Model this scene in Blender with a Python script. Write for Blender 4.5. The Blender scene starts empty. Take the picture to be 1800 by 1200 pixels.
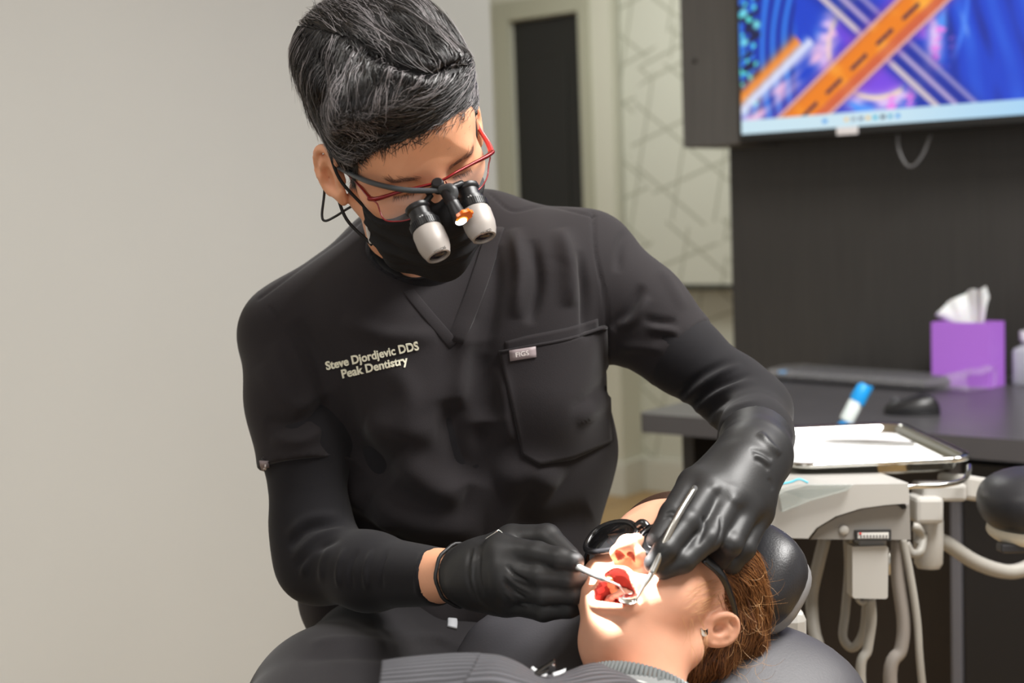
import bpy, bmesh, math, random
import numpy as np
from mathutils import Vector, Matrix
from mathutils.bvhtree import BVHTree

random.seed(7)
RNG = np.random.default_rng(7)
scene = bpy.context.scene
COL = scene.collection

# ---------------------------------------------------------------- camera
FPX = 2500.0                       # focal length in pixels of the 1800x1200 frame (50 mm)
CAM = np.array([0.0, 0.0, 1.20])
_p, _r = math.radians(5.17), math.radians(2.1)
FWD = np.array([0, math.cos(_p), -math.sin(_p)])
_r0 = np.array([1.0, 0, 0]); _u0 = np.array([0, math.sin(_p), math.cos(_p)])
RIGHT = math.cos(_r) * _r0 - math.sin(_r) * _u0
UP = math.sin(_r) * _r0 + math.cos(_r) * _u0
cd = bpy.data.cameras.new('camera'); cam = bpy.data.objects.new('camera', cd); COL.objects.link(cam)
cd.sensor_width = 36; cd.lens = 50; cd.clip_start = 0.05
cam.matrix_world = Matrix(((RIGHT[0], UP[0], -FWD[0], CAM[0]), (RIGHT[1], UP[1], -FWD[1], CAM[1]),
                           (RIGHT[2], UP[2], -FWD[2], CAM[2]), (0, 0, 0, 1)))
cd.dof.use_dof = True; cd.dof.focus_distance = 1.42; cd.dof.aperture_fstop = 4.5
scene.camera = cam

# ---------------------------------------------------------------- light and exposure
scene.view_settings.view_transform = 'Standard'
scene.view_settings.look = 'None'
scene.view_settings.exposure = 0.5
scene.view_settings.gamma = 1.0
scene.view_settings.use_curve_mapping = False
world = bpy.data.worlds.new('world'); scene.world = world; world.use_nodes = True
world.node_tree.nodes['Background'].inputs[0].default_value = (1.0, 0.985, 0.965, 1)
world.node_tree.nodes['Background'].inputs[1].default_value = 0.42

def area_light(name, loc, aim, sx, sy, power, col=(1, .98, .95)):
    l = bpy.data.lights.new(name, 'AREA'); l.shape = 'RECTANGLE'; l.size = sx; l.size_y = sy
    l.energy = power; l.color = col
    o = bpy.data.objects.new(name, l); COL.objects.link(o); o.location = loc
    o.rotation_euler = (Vector(aim) - Vector(loc)).to_track_quat('-Z', 'Y').to_euler()
    return o
area_light('rear_fill_light', (-0.6, -2.8, 1.7), (0.3, 1.5, 1.0), 2.2, 1.5, 16, (1, .99, .98))  # added soft fill from behind the camera, no actual window
area_light('overhead_area_light', (1.05, 1.15, 2.62), (0.95, 1.2, 0), 1.2, 0.6, 74)
area_light('overhead_area_light', (-1.0, 0.6, 2.62), (-1.0, 0.7, 0), 1.2, 0.6, 10)
area_light('overhead_area_light', (0.3, 4.7, 2.62), (0.3, 4.7, 0), 1.2, 0.6, 22, (1, 1, .96))
area_light('overhead_area_light', (1.9, 2.1, 2.62), (1.9, 2.1, 0), 0.6, 0.6, 22)  # added fill to brighten the cabinet beside the screen, no known fixture

# ---------------------------------------------------------------- geometry of the view (used only to measure real positions)
def P(px, py, d):
    return CAM + d * (FWD + (px - 900) / FPX * RIGHT - (py - 600) / FPX * UP)
def ray(px, py): return FWD + (px - 900) / FPX * RIGHT - (py - 600) / FPX * UP
def PZ(px, py, z):
    r = ray(px, py); return CAM + r * (z - CAM[2]) / r[2]
def PV(px, py, p0, dr):
    n = np.array([-dr[1], dr[0], 0.0]); r = ray(px, py)
    return CAM + r * (np.dot(np.asarray(p0) - CAM, n) / np.dot(r, n))
def C2W(x, y, z): return x * RIGHT + y * UP - z * FWD
def proj(w):
    w = np.asarray(w) - CAM; d = w @ FWD
    return np.stack([900 + FPX * (w @ RIGHT) / d, 600 - FPX * (w @ UP) / d, d], -1)

# ---------------------------------------------------------------- materials
def lin(c):
    return tuple(((v / 255) / 12.92 if v / 255 <= .04045 else ((v / 255 + .055) / 1.055) ** 2.4) for v in c) + (1.0,)
MATS = {}
def mat(name, col, rough=.5, metal=0.0, bump=0.0, bscale=200.0, var=0.0, vscale=8.0, sss=0.0, spec=.5, coat=0.0,
        trans=0.0, alpha=1.0, emit=None, estr=0.0, sheen=0.0, ior=1.45, aniso=None):
    if name in MATS: return MATS[name]
    m = bpy.data.materials.new(name); m.use_nodes = True; nt = m.node_tree; b = nt.nodes['Principled BSDF']
    c = lin(col); b.inputs['Base Color'].default_value = c
    b.inputs['Roughness'].default_value = rough; b.inputs['Metallic'].default_value = metal
    b.inputs['Specular IOR Level'].default_value = spec; b.inputs['IOR'].default_value = ior
    b.inputs['Coat Weight'].default_value = coat; b.inputs['Transmission Weight'].default_value = trans
    b.inputs['Alpha'].default_value = alpha; b.inputs['Sheen Weight'].default_value = sheen
    if sss:
        b.inputs['Subsurface Weight'].default_value = sss; b.inputs['Subsurface Radius'].default_value = (1, .35, .2)
        b.inputs['Subsurface Scale'].default_value = .006
    if emit:
        b.inputs['Emission Color'].default_value = lin(emit); b.inputs['Emission Strength'].default_value = estr
    tc = nt.nodes.new('ShaderNodeTexCoord')
    if var:
        n = nt.nodes.new('ShaderNodeTexNoise'); n.inputs['Scale'].default_value = vscale; n.inputs['Detail'].default_value = 4
        nt.links.new(tc.outputs['Object'], n.inputs['Vector'])
        r = nt.nodes.new('ShaderNodeValToRGB')
        r.color_ramp.elements[0].position = .3; r.color_ramp.elements[1].position = .7
        r.color_ramp.elements[0].color = tuple(v * (1 - var) for v in c[:3]) + (1,)
        r.color_ramp.elements[1].color = tuple(min(1, v * (1 + var)) for v in c[:3]) + (1,)
        nt.links.new(n.outputs['Fac'], r.inputs['Fac']); nt.links.new(r.outputs['Color'], b.inputs['Base Color'])
    if bump:
        n = nt.nodes.new('ShaderNodeTexNoise'); n.inputs['Scale'].default_value = bscale; n.inputs['Detail'].default_value = 3
        nt.links.new(tc.outputs['Object'], n.inputs['Vector'])
        bp = nt.nodes.new('ShaderNodeBump'); bp.inputs['Strength'].default_value = bump; bp.inputs['Distance'].default_value = .002
        nt.links.new(n.outputs['Fac'], bp.inputs['Height']); nt.links.new(bp.outputs['Normal'], b.inputs['Normal'])
    MATS[name] = m
    return m

# ---------------------------------------------------------------- objects
LOC = {}
def put(o, parent):
    COL.objects.link(o)
    if parent is not None: o.parent = parent
def root(name, label, cat, loc, group=None):
    o = bpy.data.objects.new(name, None); COL.objects.link(o); o.location = tuple(float(v) for v in loc)
    o.empty_display_size = .05
    o['label'] = label; o['category'] = cat
    if group: o['group'] = group
    LOC[o.name] = np.array(loc, float); return o
def mesh(name, v, f, m, parent=None, smooth=True, label=None, cat=None, kind=None, group=None, mi=None, sharp=None):
    """one mesh object; v in world coordinates"""
    v = np.asarray(v, float)
    base = LOC[parent.name] if parent is not None else None
    own = None
    if base is None:
        own = np.array([(v[:, 0].min() + v[:, 0].max()) / 2, (v[:, 1].min() + v[:, 1].max()) / 2, v[:, 2].min()]); base = own
    me = bpy.data.meshes.new(name)
    vv = v - base
    if isinstance(f, np.ndarray) and f.ndim == 2:
        k = f.shape[1]; n = len(f)
        me.vertices.add(len(vv)); me.vertices.foreach_set('co', vv.astype(np.float32).ravel())
        me.loops.add(n * k); me.loops.foreach_set('vertex_index', f.astype(np.int32).ravel())
        me.polygons.add(n); me.polygons.foreach_set('loop_start', np.arange(0, n * k, k, dtype=np.int32))
        me.update(calc_edges=True); me.validate()
    else:
        me.from_pydata(vv.tolist(), [], [list(map(int, q)) for q in f]); me.update()
    for mm in (m if isinstance(m, (list, tuple)) else [m]): me.materials.append(mm)
    if mi is not None: me.polygons.foreach_set('material_index', np.asarray(mi, np.int32))
    if smooth: me.polygons.foreach_set('use_smooth', np.ones(len(me.polygons), bool))
    if smooth and sharp: me.set_sharp_from_angle(angle=math.radians(sharp))
    o = bpy.data.objects.new(name, me); put(o, parent)
    if own is not None: o.location = tuple(own)
    LOC[o.name] = base
    if label: o['label'] = label
    if cat: o['category'] = cat
    if kind: o['kind'] = kind
    if group: o['group'] = group
    return o

def join(parts):
    vs, fs, n = [], [], 0
    for v, f in parts:
        vs.append(np.asarray(v, float)); fs += [tuple(int(i) + n for i in q) for q in f]; n += len(v)
    return np.concatenate(vs), fs

X3, Y3, Z3 = np.eye(3)
def obox(c, ax, half, bev=.0, seg=2):
    """box with centre c, axes ax (3 unit vectors), half sizes; optional rounded edges"""
    bm = bmesh.new(); bmesh.ops.create_cube(bm, size=2)
    for q in bm.verts: q.co = Vector((q.co.x * half[0], q.co.y * half[1], q.co.z * half[2]))
    if bev: bmesh.ops.bevel(bm, geom=list(bm.edges), offset=bev, segments=seg, profile=.5, affect='EDGES')
    v = np.array([q.co for q in bm.verts]); bm.verts.index_update()
    f = [[q.index for q in g.verts] for g in bm.faces]; bm.free()
    A = np.array(ax); return np.asarray(c) + v @ A, f
def rot2(a):
    return np.array([[math.cos(a), math.sin(a), 0], [-math.sin(a), math.cos(a), 0], [0, 0, 1.0]])
def cr(pts, n=8):
    """Catmull-Rom through points"""
    p = np.asarray(pts, float); p = np.vstack([2 * p[0] - p[1], p, 2 * p[-1] - p[-2]]); out = []
    for i in range(1, len(p) - 2):
        for t in np.arange(n) / n:
            out.append(.5 * ((2 * p[i]) + (p[i + 1] - p[i - 1]) * t + (2 * p[i - 1] - 5 * p[i] + 4 * p[i + 1] - p[i + 2]) * t ** 2
                             + (3 * p[i] - p[i - 1] - 3 * p[i + 1] + p[i + 2]) * t ** 3))
    out.append(p[-2]); return np.array(out)
def tube(pts, r, n=10, closed=False, cap=True, flat=1.0, ref=None):
    pts = np.asarray(pts, float); m = len(pts)
    r = np.full(m, r, float) if np.isscalar(r) else np.interp(np.linspace(0, 1, m), np.linspace(0, 1, len(r)), r)
    if closed: T = np.roll(pts, -1, 0) - np.roll(pts, 1, 0)
    else: T = np.gradient(pts, axis=0)
    T /= np.linalg.norm(T, axis=1)[:, None] + 1e-12
    a = np.array(ref if ref is not None else ([0, 0, 1.0] if abs(T[0][2]) < .9 else [1.0, 0, 0]))
    vs = []
    for i in range(m):
        a = a - T[i] * (a @ T[i]); a /= np.linalg.norm(a); b = np.cross(T[i], a)
        th = np.linspace(0, 2 * math.pi, n, endpoint=False)
        vs.append(pts[i] + r[i] * (np.cos(th)[:, None] * a * flat + np.sin(th)[:, None] * b))
    v = np.concatenate(vs); f = []
    for i in range(m if closed else m - 1):
        j = (i + 1) % m
        for k in range(n): f.append((i * n + k, i * n + (k + 1) % n, j * n + (k + 1) % n, j * n + k))
    if cap and not closed: f += [tuple(range(n))[::-1], tuple(range((m - 1) * n, m * n))]
    return v, f
def lathe(prof, c, axis, n=28, ref=None):
    """profile of (radius, height) turned about axis from c"""
    ax = np.asarray(axis, float); ax /= np.linalg.norm(ax)
    a = np.array(ref if ref is not None else ([1.0, 0, 0] if abs(ax[0]) < .9 else [0, 1.0, 0])); a = a - ax * (a @ ax); a /= np.linalg.norm(a); b = np.cross(ax, a)
    th = np.linspace(0, 2 * math.pi, n, endpoint=False); vs = []
    for r, h in prof: vs.append(np.asarray(c) + ax * h + r * (np.cos(th)[:, None] * a + np.sin(th)[:, None] * b))
    v = np.concatenate(vs); f = []
    for i in range(len(prof) - 1):
        for k in range(n): f.append((i * n + k, i * n + (k + 1) % n, (i + 1) * n + (k + 1) % n, (i + 1) * n + k))
    f += [tuple(range(n))[::-1], tuple(range((len(prof) - 1) * n, len(prof) * n))]
    return v, f
def rrect(w, d, r, n=6):
    out = []
    for cx, cy, a0 in ((w / 2 - r, d / 2 - r, 0), (-w / 2 + r, d / 2 - r, 90), (-w / 2 + r, -d / 2 + r, 180), (w / 2 - r, -d / 2 + r, 270)):
        for k in range(n + 1):
            a = math.radians(a0 + 90 * k / n); out.append((cx + r * math.cos(a), cy + r * math.sin(a)))
    return np.array(out)
def stack(loops, cap=True):
    """skin between closed loops with equal point counts"""
    n = len(loops[0]); v = np.concatenate(loops); f = []
    for i in range(len(loops) - 1):
        for k in range(n): f.append((i * n + k, i * n + (k + 1) % n, (i + 1) * n + (k + 1) % n, (i + 1) * n + k))
    if cap: f += [tuple(range(n))[::-1], tuple(range((len(loops) - 1) * n, len(loops) * n))]
    return v, f
def prism(poly2, c, ax, z0, z1, bev=0.0):
    """extrude a 2-D outline (in axes ax[0], ax[1]) between z0 and z1 along ax[2]; bev rounds the rims"""
    p = np.asarray(poly2, float); A = np.array(ax); L = []
    cen = p.mean(0)
    lev = [(z0, 1.0), (z1, 1.0)] if not bev else [(z0, 0), (z0 + bev * .3, .7), (z0 + bev, 1), (z1 - bev, 1), (z1 - bev * .3, .7), (z1, 0)]
    for z, s in lev:
        q = p
        if bev:
            dirn = p - cen; ln = np.linalg.norm(dirn, axis=1)[:, None]; q = p - dirn / ln * bev * (1 - s)
        L.append(np.asarray(c) + q[:, :1] * A[0] + q[:, 1:] * A[1] + z * A[2])
    return stack(L)
# ================================================================ the room
DA = np.array([-math.sin(math.radians(51.6)), math.cos(math.radians(51.6)), 0.0])   # along the back walls, going left and away
DB = np.array([math.cos(math.radians(51.6)), math.sin(math.radians(51.6)), 0.0])    # into the back walls
def WA(p0, a, b, z): return np.asarray(p0) * [1, 1, 0] + DA * a + DB * b + Z3 * z
def abox(p0, a0, a1, b0, b1, z0, z1, bev=0.0):
    return obox(WA(p0, (a0 + a1) / 2, (b0 + b1) / 2, (z0 + z1) / 2), (DA, DB, Z3), (abs(a1 - a0) / 2, abs(b1 - b0) / 2, abs(z1 - z0) / 2), bev)
def acoord(p, p0):
    d = np.asarray(p) - np.asarray(p0); return d @ DA, d @ DB

def wall_paint(name, col, var=.02):
    return mat(name, col, .85, bump=.08, bscale=350, var=var, vscale=1.5, spec=.25)
M_WALL = wall_paint('warm grey paint', (196, 197, 193))
M_WHITE = wall_paint('off white paint', (206, 206, 190))
M_TRIM = mat('white trim paint', (208, 208, 196), .45)

def floor_mat():
    m = bpy.data.materials.new('oak plank floor'); m.use_nodes = True; nt = m.node_tree; b = nt.nodes['Principled BSDF']
    tc = nt.nodes.new('ShaderNodeTexCoord'); mp = nt.nodes.new('ShaderNodeMapping'); mp.inputs['Rotation'].default_value = (0, 0, math.radians(-51.6))
    nt.links.new(tc.outputs['Object'], mp.inputs['Vector'])
    br = nt.nodes.new('ShaderNodeTexBrick'); br.inputs['Scale'].default_value = 1; br.inputs['Brick Width'].default_value = 1.4; br.inputs['Row Height'].default_value = .18
    br.inputs['Mortar Size'].default_value = .003; br.inputs['Color1'].default_value = lin((176, 146, 100)); br.inputs['Color2'].default_value = lin((160, 131, 88)); br.inputs['Mortar'].default_value = lin((96, 74, 46))
    nt.links.new(mp.outputs['Vector'], br.inputs['Vector']); nt.links.new(br.outputs['Color'], b.inputs['Base Color']); b.inputs['Roughness'].default_value = .45
    return m
fl = mesh('floor', *obox((0.8, 3.6, -.05), (X3, Y3, Z3), (6.5, 7.0, .05)), floor_mat(), smooth=False, kind='structure')
fl['label'] = 'tan wood plank floor'
ce = mesh('ceiling', *obox((0.8, 3.6, 2.75), (X3, Y3, Z3), (6.5, 7.0, .05)), mat('ceiling white', (225, 222, 214), .9), smooth=False, kind='structure')
ce['label'] = 'white ceiling'

# grey side wall behind the dentist: its far end stands at the left of the doorway
w0 = P(868, 200, 4.25)
v, f = abox(w0, 0, .14, -3.6, 0, 0, 2.7)
o = mesh('wall_left', v, f, M_WALL, smooth=False, kind='structure'); o['label'] = 'plain warm grey painted wall behind the dentist'

# pale pier with the doorway, and the wallpapered wall beyond its corner
pc = PZ(1097, 872, 0)                                   # foot of the pier's outer corner
wf = PZ(1126, 860, 0)                                   # foot of the inner corner
pb = acoord(wf, pc)[1]
def PA(px, py): return acoord(PV(px, py, pc, DA), pc)[0], PV(px, py, pc, DA)[2]
dr0, dr1 = PA(1027, 300)[0], PA(906, 300)[0]            # door opening along the pier
dz = PA(960, 29)[1]
parts = [abox(pc, 0, dr0, 0, pb + .12, 0, 2.7), abox(pc, dr0, dr1, 0, .16, dz, 2.7), abox(pc, dr1, dr1 + 1.6, 0, .16, 0, 2.7)]
o = mesh('wall_back', *join(parts), M_WHITE, smooth=False, kind='structure'); o['label'] = 'pale painted wall with the doorway'
d1 = root('door_1', 'tall dark panelled door standing beyond the dentist', 'door', WA(pc, (dr0 + dr1) / 2, .1, 0)); d1['kind'] = 'structure'; del d1['category']
M_DOOR = mat('black door paint', (34, 34, 30), .55)
mesh('door_leaf', *abox(pc, dr0, dr1, .02, .06, 0.005, dz - .005, .003), M_DOOR, d1, smooth=False)
dw = dr1 - dr0
for z0, z1 in ((.2, .95), (1.1, dz - .16)):
    mesh('door_panel', *abox(pc, dr0 + dw * .24, dr1 - dw * .24, .013, .025, z0, z1, .006), M_DOOR, d1, smooth=False)
hk = WA(pc, dr0 + .06, -.01, 1.0)
mesh('door_handle', *join([tube([hk, hk + DA * .1], .008), tube([hk, hk + DB * .03], .008)]), mat('dark steel', (70, 70, 70), .3, 1), d1)
cz = .085
for nm, (a0, a1, z0, z1) in {'trim_1': (dr1, dr1 + cz, 0, dz + cz), 'trim_2': (dr0 - cz * .6, dr0, 0, dz + cz), 'trim_3': (dr0, dr1, dz, dz + cz)}.items():
    o = mesh(nm, *abox(pc, a0, a1, -.018, .0, z0, z1, .004), mat('casing paint', (172, 172, 152), .5), smooth=False, kind='structure'); o['label'] = 'painted door casing board'

def wallpaper():
    """three families of wandering straight lines that cross into a web of triangles"""
    m = bpy.data.materials.new('geometric line wallpaper'); m.use_nodes = True; nt = m.node_tree; b = nt.nodes['Principled BSDF']; b.inputs['Roughness'].default_value = .6
    N = nt.nodes.new; K = nt.links.new
    tc = N('ShaderNodeTexCoord'); last = None
    vo = N('ShaderNodeTexVoronoi'); vo.inputs['Scale'].default_value = 1.7; K(tc.outputs['Object'], vo.inputs['Vector'])
    for ang, sp, off in ((12, 5.2, .1), (71, 4.6, .45), (128, 4.9, .8)):
        a = math.radians(ang); d = DA * math.cos(a) + Z3 * math.sin(a)
        dt = N('ShaderNodeVectorMath'); dt.operation = 'DOT_PRODUCT'; dt.inputs[1].default_value = tuple(d * sp); K(tc.outputs['Object'], dt.inputs[0])
        wp = N('ShaderNodeMath'); wp.operation = 'MULTIPLY_ADD'; wp.inputs[1].default_value = .9; wp.inputs[2].default_value = off
        sx = N('ShaderNodeSeparateColor'); K(vo.outputs['Color'], sx.inputs[0]); K(sx.outputs[int(off * 3) % 3], wp.inputs[0])
        ad = N('ShaderNodeMath'); ad.operation = 'ADD'; K(dt.outputs['Value'], ad.inputs[0]); K(wp.outputs[0], ad.inputs[1])
        fr = N('ShaderNodeMath'); fr.operation = 'FRACT'; K(ad.outputs[0], fr.inputs[0])
        lt = N('ShaderNodeMath'); lt.operation = 'LESS_THAN'; lt.inputs[1].default_value = .055; K(fr.outputs[0], lt.inputs[0])
        if last is None: last = lt
        else:
            mx = N('ShaderNodeMath'); mx.operation = 'MAXIMUM'; K(last.outputs[0], mx.inputs[0]); K(lt.outputs[0], mx.inputs[1]); last = mx
    mix = N('ShaderNodeMix'); mix.data_type = 'RGBA'; mix.inputs[6].default_value = lin((204, 206, 192)); mix.inputs[7].default_value = lin((170, 172, 156))
    K(last.outputs[0], mix.inputs[0]); K(mix.outputs[2], b.inputs['Base Color'])
    return m
M_PAPER = wallpaper()
o = mesh('wall_far', *abox(pc, -4.5, .05, pb, pb + .12, 0, 2.7), M_PAPER, smooth=False, kind='structure'); o['label'] = 'pale wall papered with a grey web of triangles'
for nm, bx_ in {'baseboard_back': (0.0, dr0 - cz * .6, -.016, 0), 'baseboard_return': (-.016, 0, -.016, pb), 'baseboard_far': (-4.5, -.016, pb - .016, pb)}.items():
    o = mesh(nm, *join([abox(pc, *bx_, 0, .13, .003), abox(pc, bx_[0], bx_[1], bx_[2] + .005, bx_[3] + (.0 if nm != 'baseboard_return' else -.0), .13, .145, .003)]), M_TRIM, smooth=False, kind='structure'); o['label'] = 'tall white baseboard'

# printed panel hung over the papered wall, dark bar along its foot
pz = PV(1230, 500, WA(pc, 0, pb - .10, 0), DA)[2]
pl, pr = acoord(PV(1096, 300, WA(pc, 0, pb - .1, 0), DA), pc)[0], acoord(PV(1330, 300, WA(pc, 0, pb - .1, 0), DA), pc)[0]
rp = root('printed_panel', 'pale hanging panel with a grey web of triangles and dark bottom bar', 'panel', WA(pc, (pl + pr) / 2, pb - .08, pz))
mesh('panel_sheet', *abox(pc, pr - .6, pl, pb - .10, pb - .07, pz, 2.65, .003), M_PAPER, rp, smooth=False)
mesh('bottom_bar', *abox(pc, pr - .6, pl, pb - .105, pb - .065, pz - .022, pz, .004), mat('dark bar', (60, 62, 54), .5), rp, smooth=False)

# dark laminate wall behind the desk
DESK_Z = .75
kb = PZ(1500, 649, DESK_Z)                              # point where the worktop meets the dark panel
def KA(px, py, b=0.0): q = PV(px, py, WA(kb, 0, b, 0), DA); return acoord(q, kb)[0], q[2]
ka = KA(1285, 450)[0]
def grain_mat(name, col, rough=.45):
    m = mat(name, col, rough, var=.1, vscale=3)
    nt = m.node_tree; n = [q for q in nt.nodes if q.bl_idname == 'ShaderNodeTexNoise'][0]
    mp = nt.nodes.new('ShaderNodeMapping'); mp.inputs['Scale'].default_value = (30, 30, 1.2)
    nt.links.new(nt.nodes['Texture Coordinate'].outputs['Object'], mp.inputs['Vector']); nt.links.new(mp.outputs['Vector'], n.inputs['Vector'])
    return m
M_LAM = grain_mat('charcoal laminate', (54, 52, 50)); M_LAM2 = grain_mat('black laminate', (36, 35, 35))
o = mesh('wall_right', *abox(kb, -2.6, ka, 0, .10, 0, 2.7, .004), M_LAM, smooth=False, kind='structure'); o['label'] = 'dark charcoal laminate wall panel behind the desk'
# ================================================================ screen wall
cbb = -.20
fz = KA(1250, 257, cbb)[1]
cl_, cr_ = KA(1199, 200, cbb)[0], KA(1301, 200, cbb)[0]
wc = root('wall_cabinet', 'charcoal laminate wall cabinet hanging left of the television', 'cabinet', WA(kb, (cl_ + cr_) / 2, cbb / 2, fz))
M_LAM_LIT = grain_mat('lit charcoal laminate', (84, 82, 80))  # charcoal laminate made lighter: light on the cabinet face put into the colour
mesh('cabinet_body', *abox(kb, cr_, cl_, cbb + .02, -.001, fz, 2.69, .002), M_LAM_LIT, wc, smooth=False)
cdoor = mesh('cabinet_door', *abox(kb, cr_ + .001, cl_ - .001, cbb, cbb + .019, fz + .001, 2.68, .002), M_LAM_LIT, wc, smooth=False)
q_ = PV(1222, 107, WA(kb, 0, cbb, 0), DA)
mesh('door_lock', *lathe([(.007, 0), (.007, .003), (.005, .004)], q_, -DB, 18), mat('lock dark', (52, 50, 48), .4), cdoor, sharp=40)
# television
tvb = -.215
tl, tzb = KA(1301, 250, tvb); tr_ = tl - 1.12; th = .63
tv = root('television', 'wall television showing a bright blue and orange road picture', 'television', WA(kb, (tl + tr_) / 2, tvb, tzb))
mesh('housing', *abox(kb, tr_, tl, tvb, tvb + .06, tzb, tzb + th, .004), mat('tv black', (28, 28, 28), .4), tv, smooth=False)
mesh('wall_bracket', *abox(kb, tl - .75, tl - .35, tvb + .06, -.002, tzb + .15, tzb + .45, .004), mat('tv black', (28, 28, 28), .4), tv, smooth=False)
# the picture on the screen
nx_, nz_ = 448, 250
U, V = np.meshgrid(np.linspace(0, 1, nx_ + 1), np.linspace(0, 1, nz_ + 1), indexing='ij')
sw, sh = 1.12 - .012, th - .026
SC = np.stack([WA(kb, tl - .006 - u * sw, tvb - .0015, tzb + .02 + w * sh) for u, w in zip(U.ravel(), V.ravel())])
def screen_colors(u, w):
    X = u * sw; Y = w * sh                              # metres, origin lower left
    rs = np.random.default_rng(3)
    def nz(x, y, s, seed):
        r = np.random.default_rng(seed); o = 0
        for k in range(5):
            a, b_, p = r.normal(0, s, 3); o = o + np.sin(a * x + b_ * y + p * 7) / 5
        return o
    col = np.zeros((len(X), 3)); col[:] = (14, 62, 200)
    def mixc(mask, c):
        m_ = np.clip(mask, 0, 1)[:, None]; col[:] = col * (1 - m_) + np.array(c) * m_
    cx, cy = .272, .18
    # curving side roads
    w1 = nz(X, Y, 30, 1)
    band = np.sin((X - .09 - .18 * (Y - .2) ** 2 * 4) * 190 + w1 * 2)
    mixc((X < .16) * np.clip(band, 0, 1) * .75, (60, 150, 235)); mixc((X < .16) * np.clip(-band - .4, 0, 1), (8, 20, 90))
    mixc((X < .06) * (nz(X, Y, 120, 4) > .12), (16, 24, 70)); mixc((X < .05) * (nz(X, Y, 160, 5) > .4), (90, 220, 220))
    band = np.sin((X - .46 - .9 * (Y - .30) ** 2 * np.sign(.3 - Y)) * 70 + nz(X, Y, 9, 6) * 3 + 1.2) * (.7 + .5 * nz(X, Y, 25, 16))
    mixc((X > .42) * np.clip(band, 0, 1) * .7, (50, 110, 235)); mixc((X > .42) * np.clip(-band - .3, 0, 1), (8, 24, 120)); mixc((X > .42) * np.clip(band - .85, 0, 1) * 4, (150, 190, 250))
    for xs, cw, c in ((.455, .006, (120, 170, 250)), (.50, .003, (220, 160, 240)), (.545, .008, (90, 150, 250)), (.60, .006, (70, 130, 245)), (.425, .004, (235, 120, 220))): mixc(np.exp(-((X - xs - .35 * (Y - .30) * np.abs(Y - .30) * 4 * (Y < .3)) / cw) ** 2) * np.clip(.5 + nz(X, Y, 18, int(xs * 999)) * 1.5, 0, 1), c)
    # the loop road
    X0, Y0 = X, Y; X = (X0 - .378) / 1.22 + .272; Y = (Y0 - .195) / 1.22 + .18; R = np.hypot(X - cx, Y - cy)
    mixc((R < .135), (20, 62, 205)); mixc((R < .10) * (np.clip(nz(X, Y, 22, 8) * 2 + .6, 0, 1)), (120, 70, 225)); mixc((R < .1) * np.clip((X - .30) * 9, 0, 1) * (Y > cy), (150, 80, 230))
    mixc(np.exp(-((R - .117) / .017) ** 2) * np.clip(1.1 + nz(X, Y, 110, 9) * 1.0, 0, 1), (225, 195, 245))
    mixc(np.exp(-((R - .132) / .010) ** 2) * np.clip(.1 + nz(X, Y, 90, 10) * 2.2, 0, 1), (70, 150, 250))
    mixc(np.exp(-((R - .106) / .005) ** 2) * (X < cx + .05), (250, 220, 190))
    mixc((np.exp(-((R - .128) / .022) ** 2)) * (nz(X, Y, 260, 11) > .22) * (X > cx) * (Y < cy + .02), (235, 130, 235))
    # crossing road, going down to the right
    s = (X - cx) * .78 + (Y - cy) * .62; t = -(X - cx) * .62 + (Y - cy) * .78
    t2 = (X - cx - .01) * .70 + (Y - cy - .01) * .71
    m_ = np.exp(-(t2 / .040) ** 4); mixc(m_ * .85, (20, 40, 150)); mixc(m_ * np.clip(np.sin(t2 * 230 + 1), 0, 1) * (np.abs(t2) < .035), (190, 170, 210)); mixc((np.abs(t2 + .024) < .005), (205, 190, 200))
    # the orange road, going up to the right
    mixc(np.exp(-(t / .047) ** 6) * .8, (120, 60, 170)); mixc(np.exp(-(t / .036) ** 8), (236, 128, 22)); mixc((np.abs(t) < .036) * np.clip(nz(s, t, 60, 12) * 1.3, 0, 1), (255, 176, 60))
    mixc((np.abs(t + .024) < .010) * .7, (200, 86, 70)); mixc((np.abs(np.abs(t) - .036) < .0028), (225, 170, 160)); mixc((np.abs(t) < .004) * (np.sin(s * 90) > -.4), (60, 30, 60))
    mixc(np.exp(-((t - .075) / .02) ** 2) * (s < -.05) * np.clip(.6 + nz(X, Y, 80, 13), 0, 1), (240, 190, 225)); mixc(np.exp(-((t - .125) / .016) ** 2) * (s < -.12), (245, 140, 40)); mixc(np.exp(-((t - .105) / .012) ** 2) * (s < -.1), (220, 225, 250))
    mixc(np.exp(-((t + .075) / .018) ** 2) * (s < -.12) * np.clip(.4 + nz(X, Y, 120, 14) * 2, 0, 1), (210, 120, 220))
    # desktop icons and the task bar
    X, Y = X0, Y0
    for ix, iy in ((.014, .43), (.014, .37), (.014, .31), (.05, .275), (.014, .235), (.014, .5)): mixc(np.clip(1.5 - np.hypot(X - ix, Y - iy) / .010, 0, 1), (120, 225, 235))
    mixc(Y < .036, (200, 226, 238)); mixc((Y < .036) * np.clip((X - .4) * 2, 0, 1), (150, 200, 240))
    for k, c in enumerate([(40, 150, 230), None, (240, 200, 120), (150, 160, 170), (120, 130, 150), (235, 190, 90), (40, 180, 210), (60, 70, 90), (40, 160, 200), (40, 150, 230)]):
        if c: mixc((np.abs(X - .255 - .019 * k + (.02 if k == 0 else 0)) < .0055) * (np.abs(Y - .018) < .0055), c)
    return col
sc_ = screen_colors(U.ravel(), V.ravel())
idx = np.arange((nx_ + 1) * (nz_ + 1)).reshape(nx_ + 1, nz_ + 1)
sf = np.stack([idx[:-1, :-1], idx[:-1, 1:], idx[1:, 1:], idx[1:, :-1]], -1).reshape(-1, 4)
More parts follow.
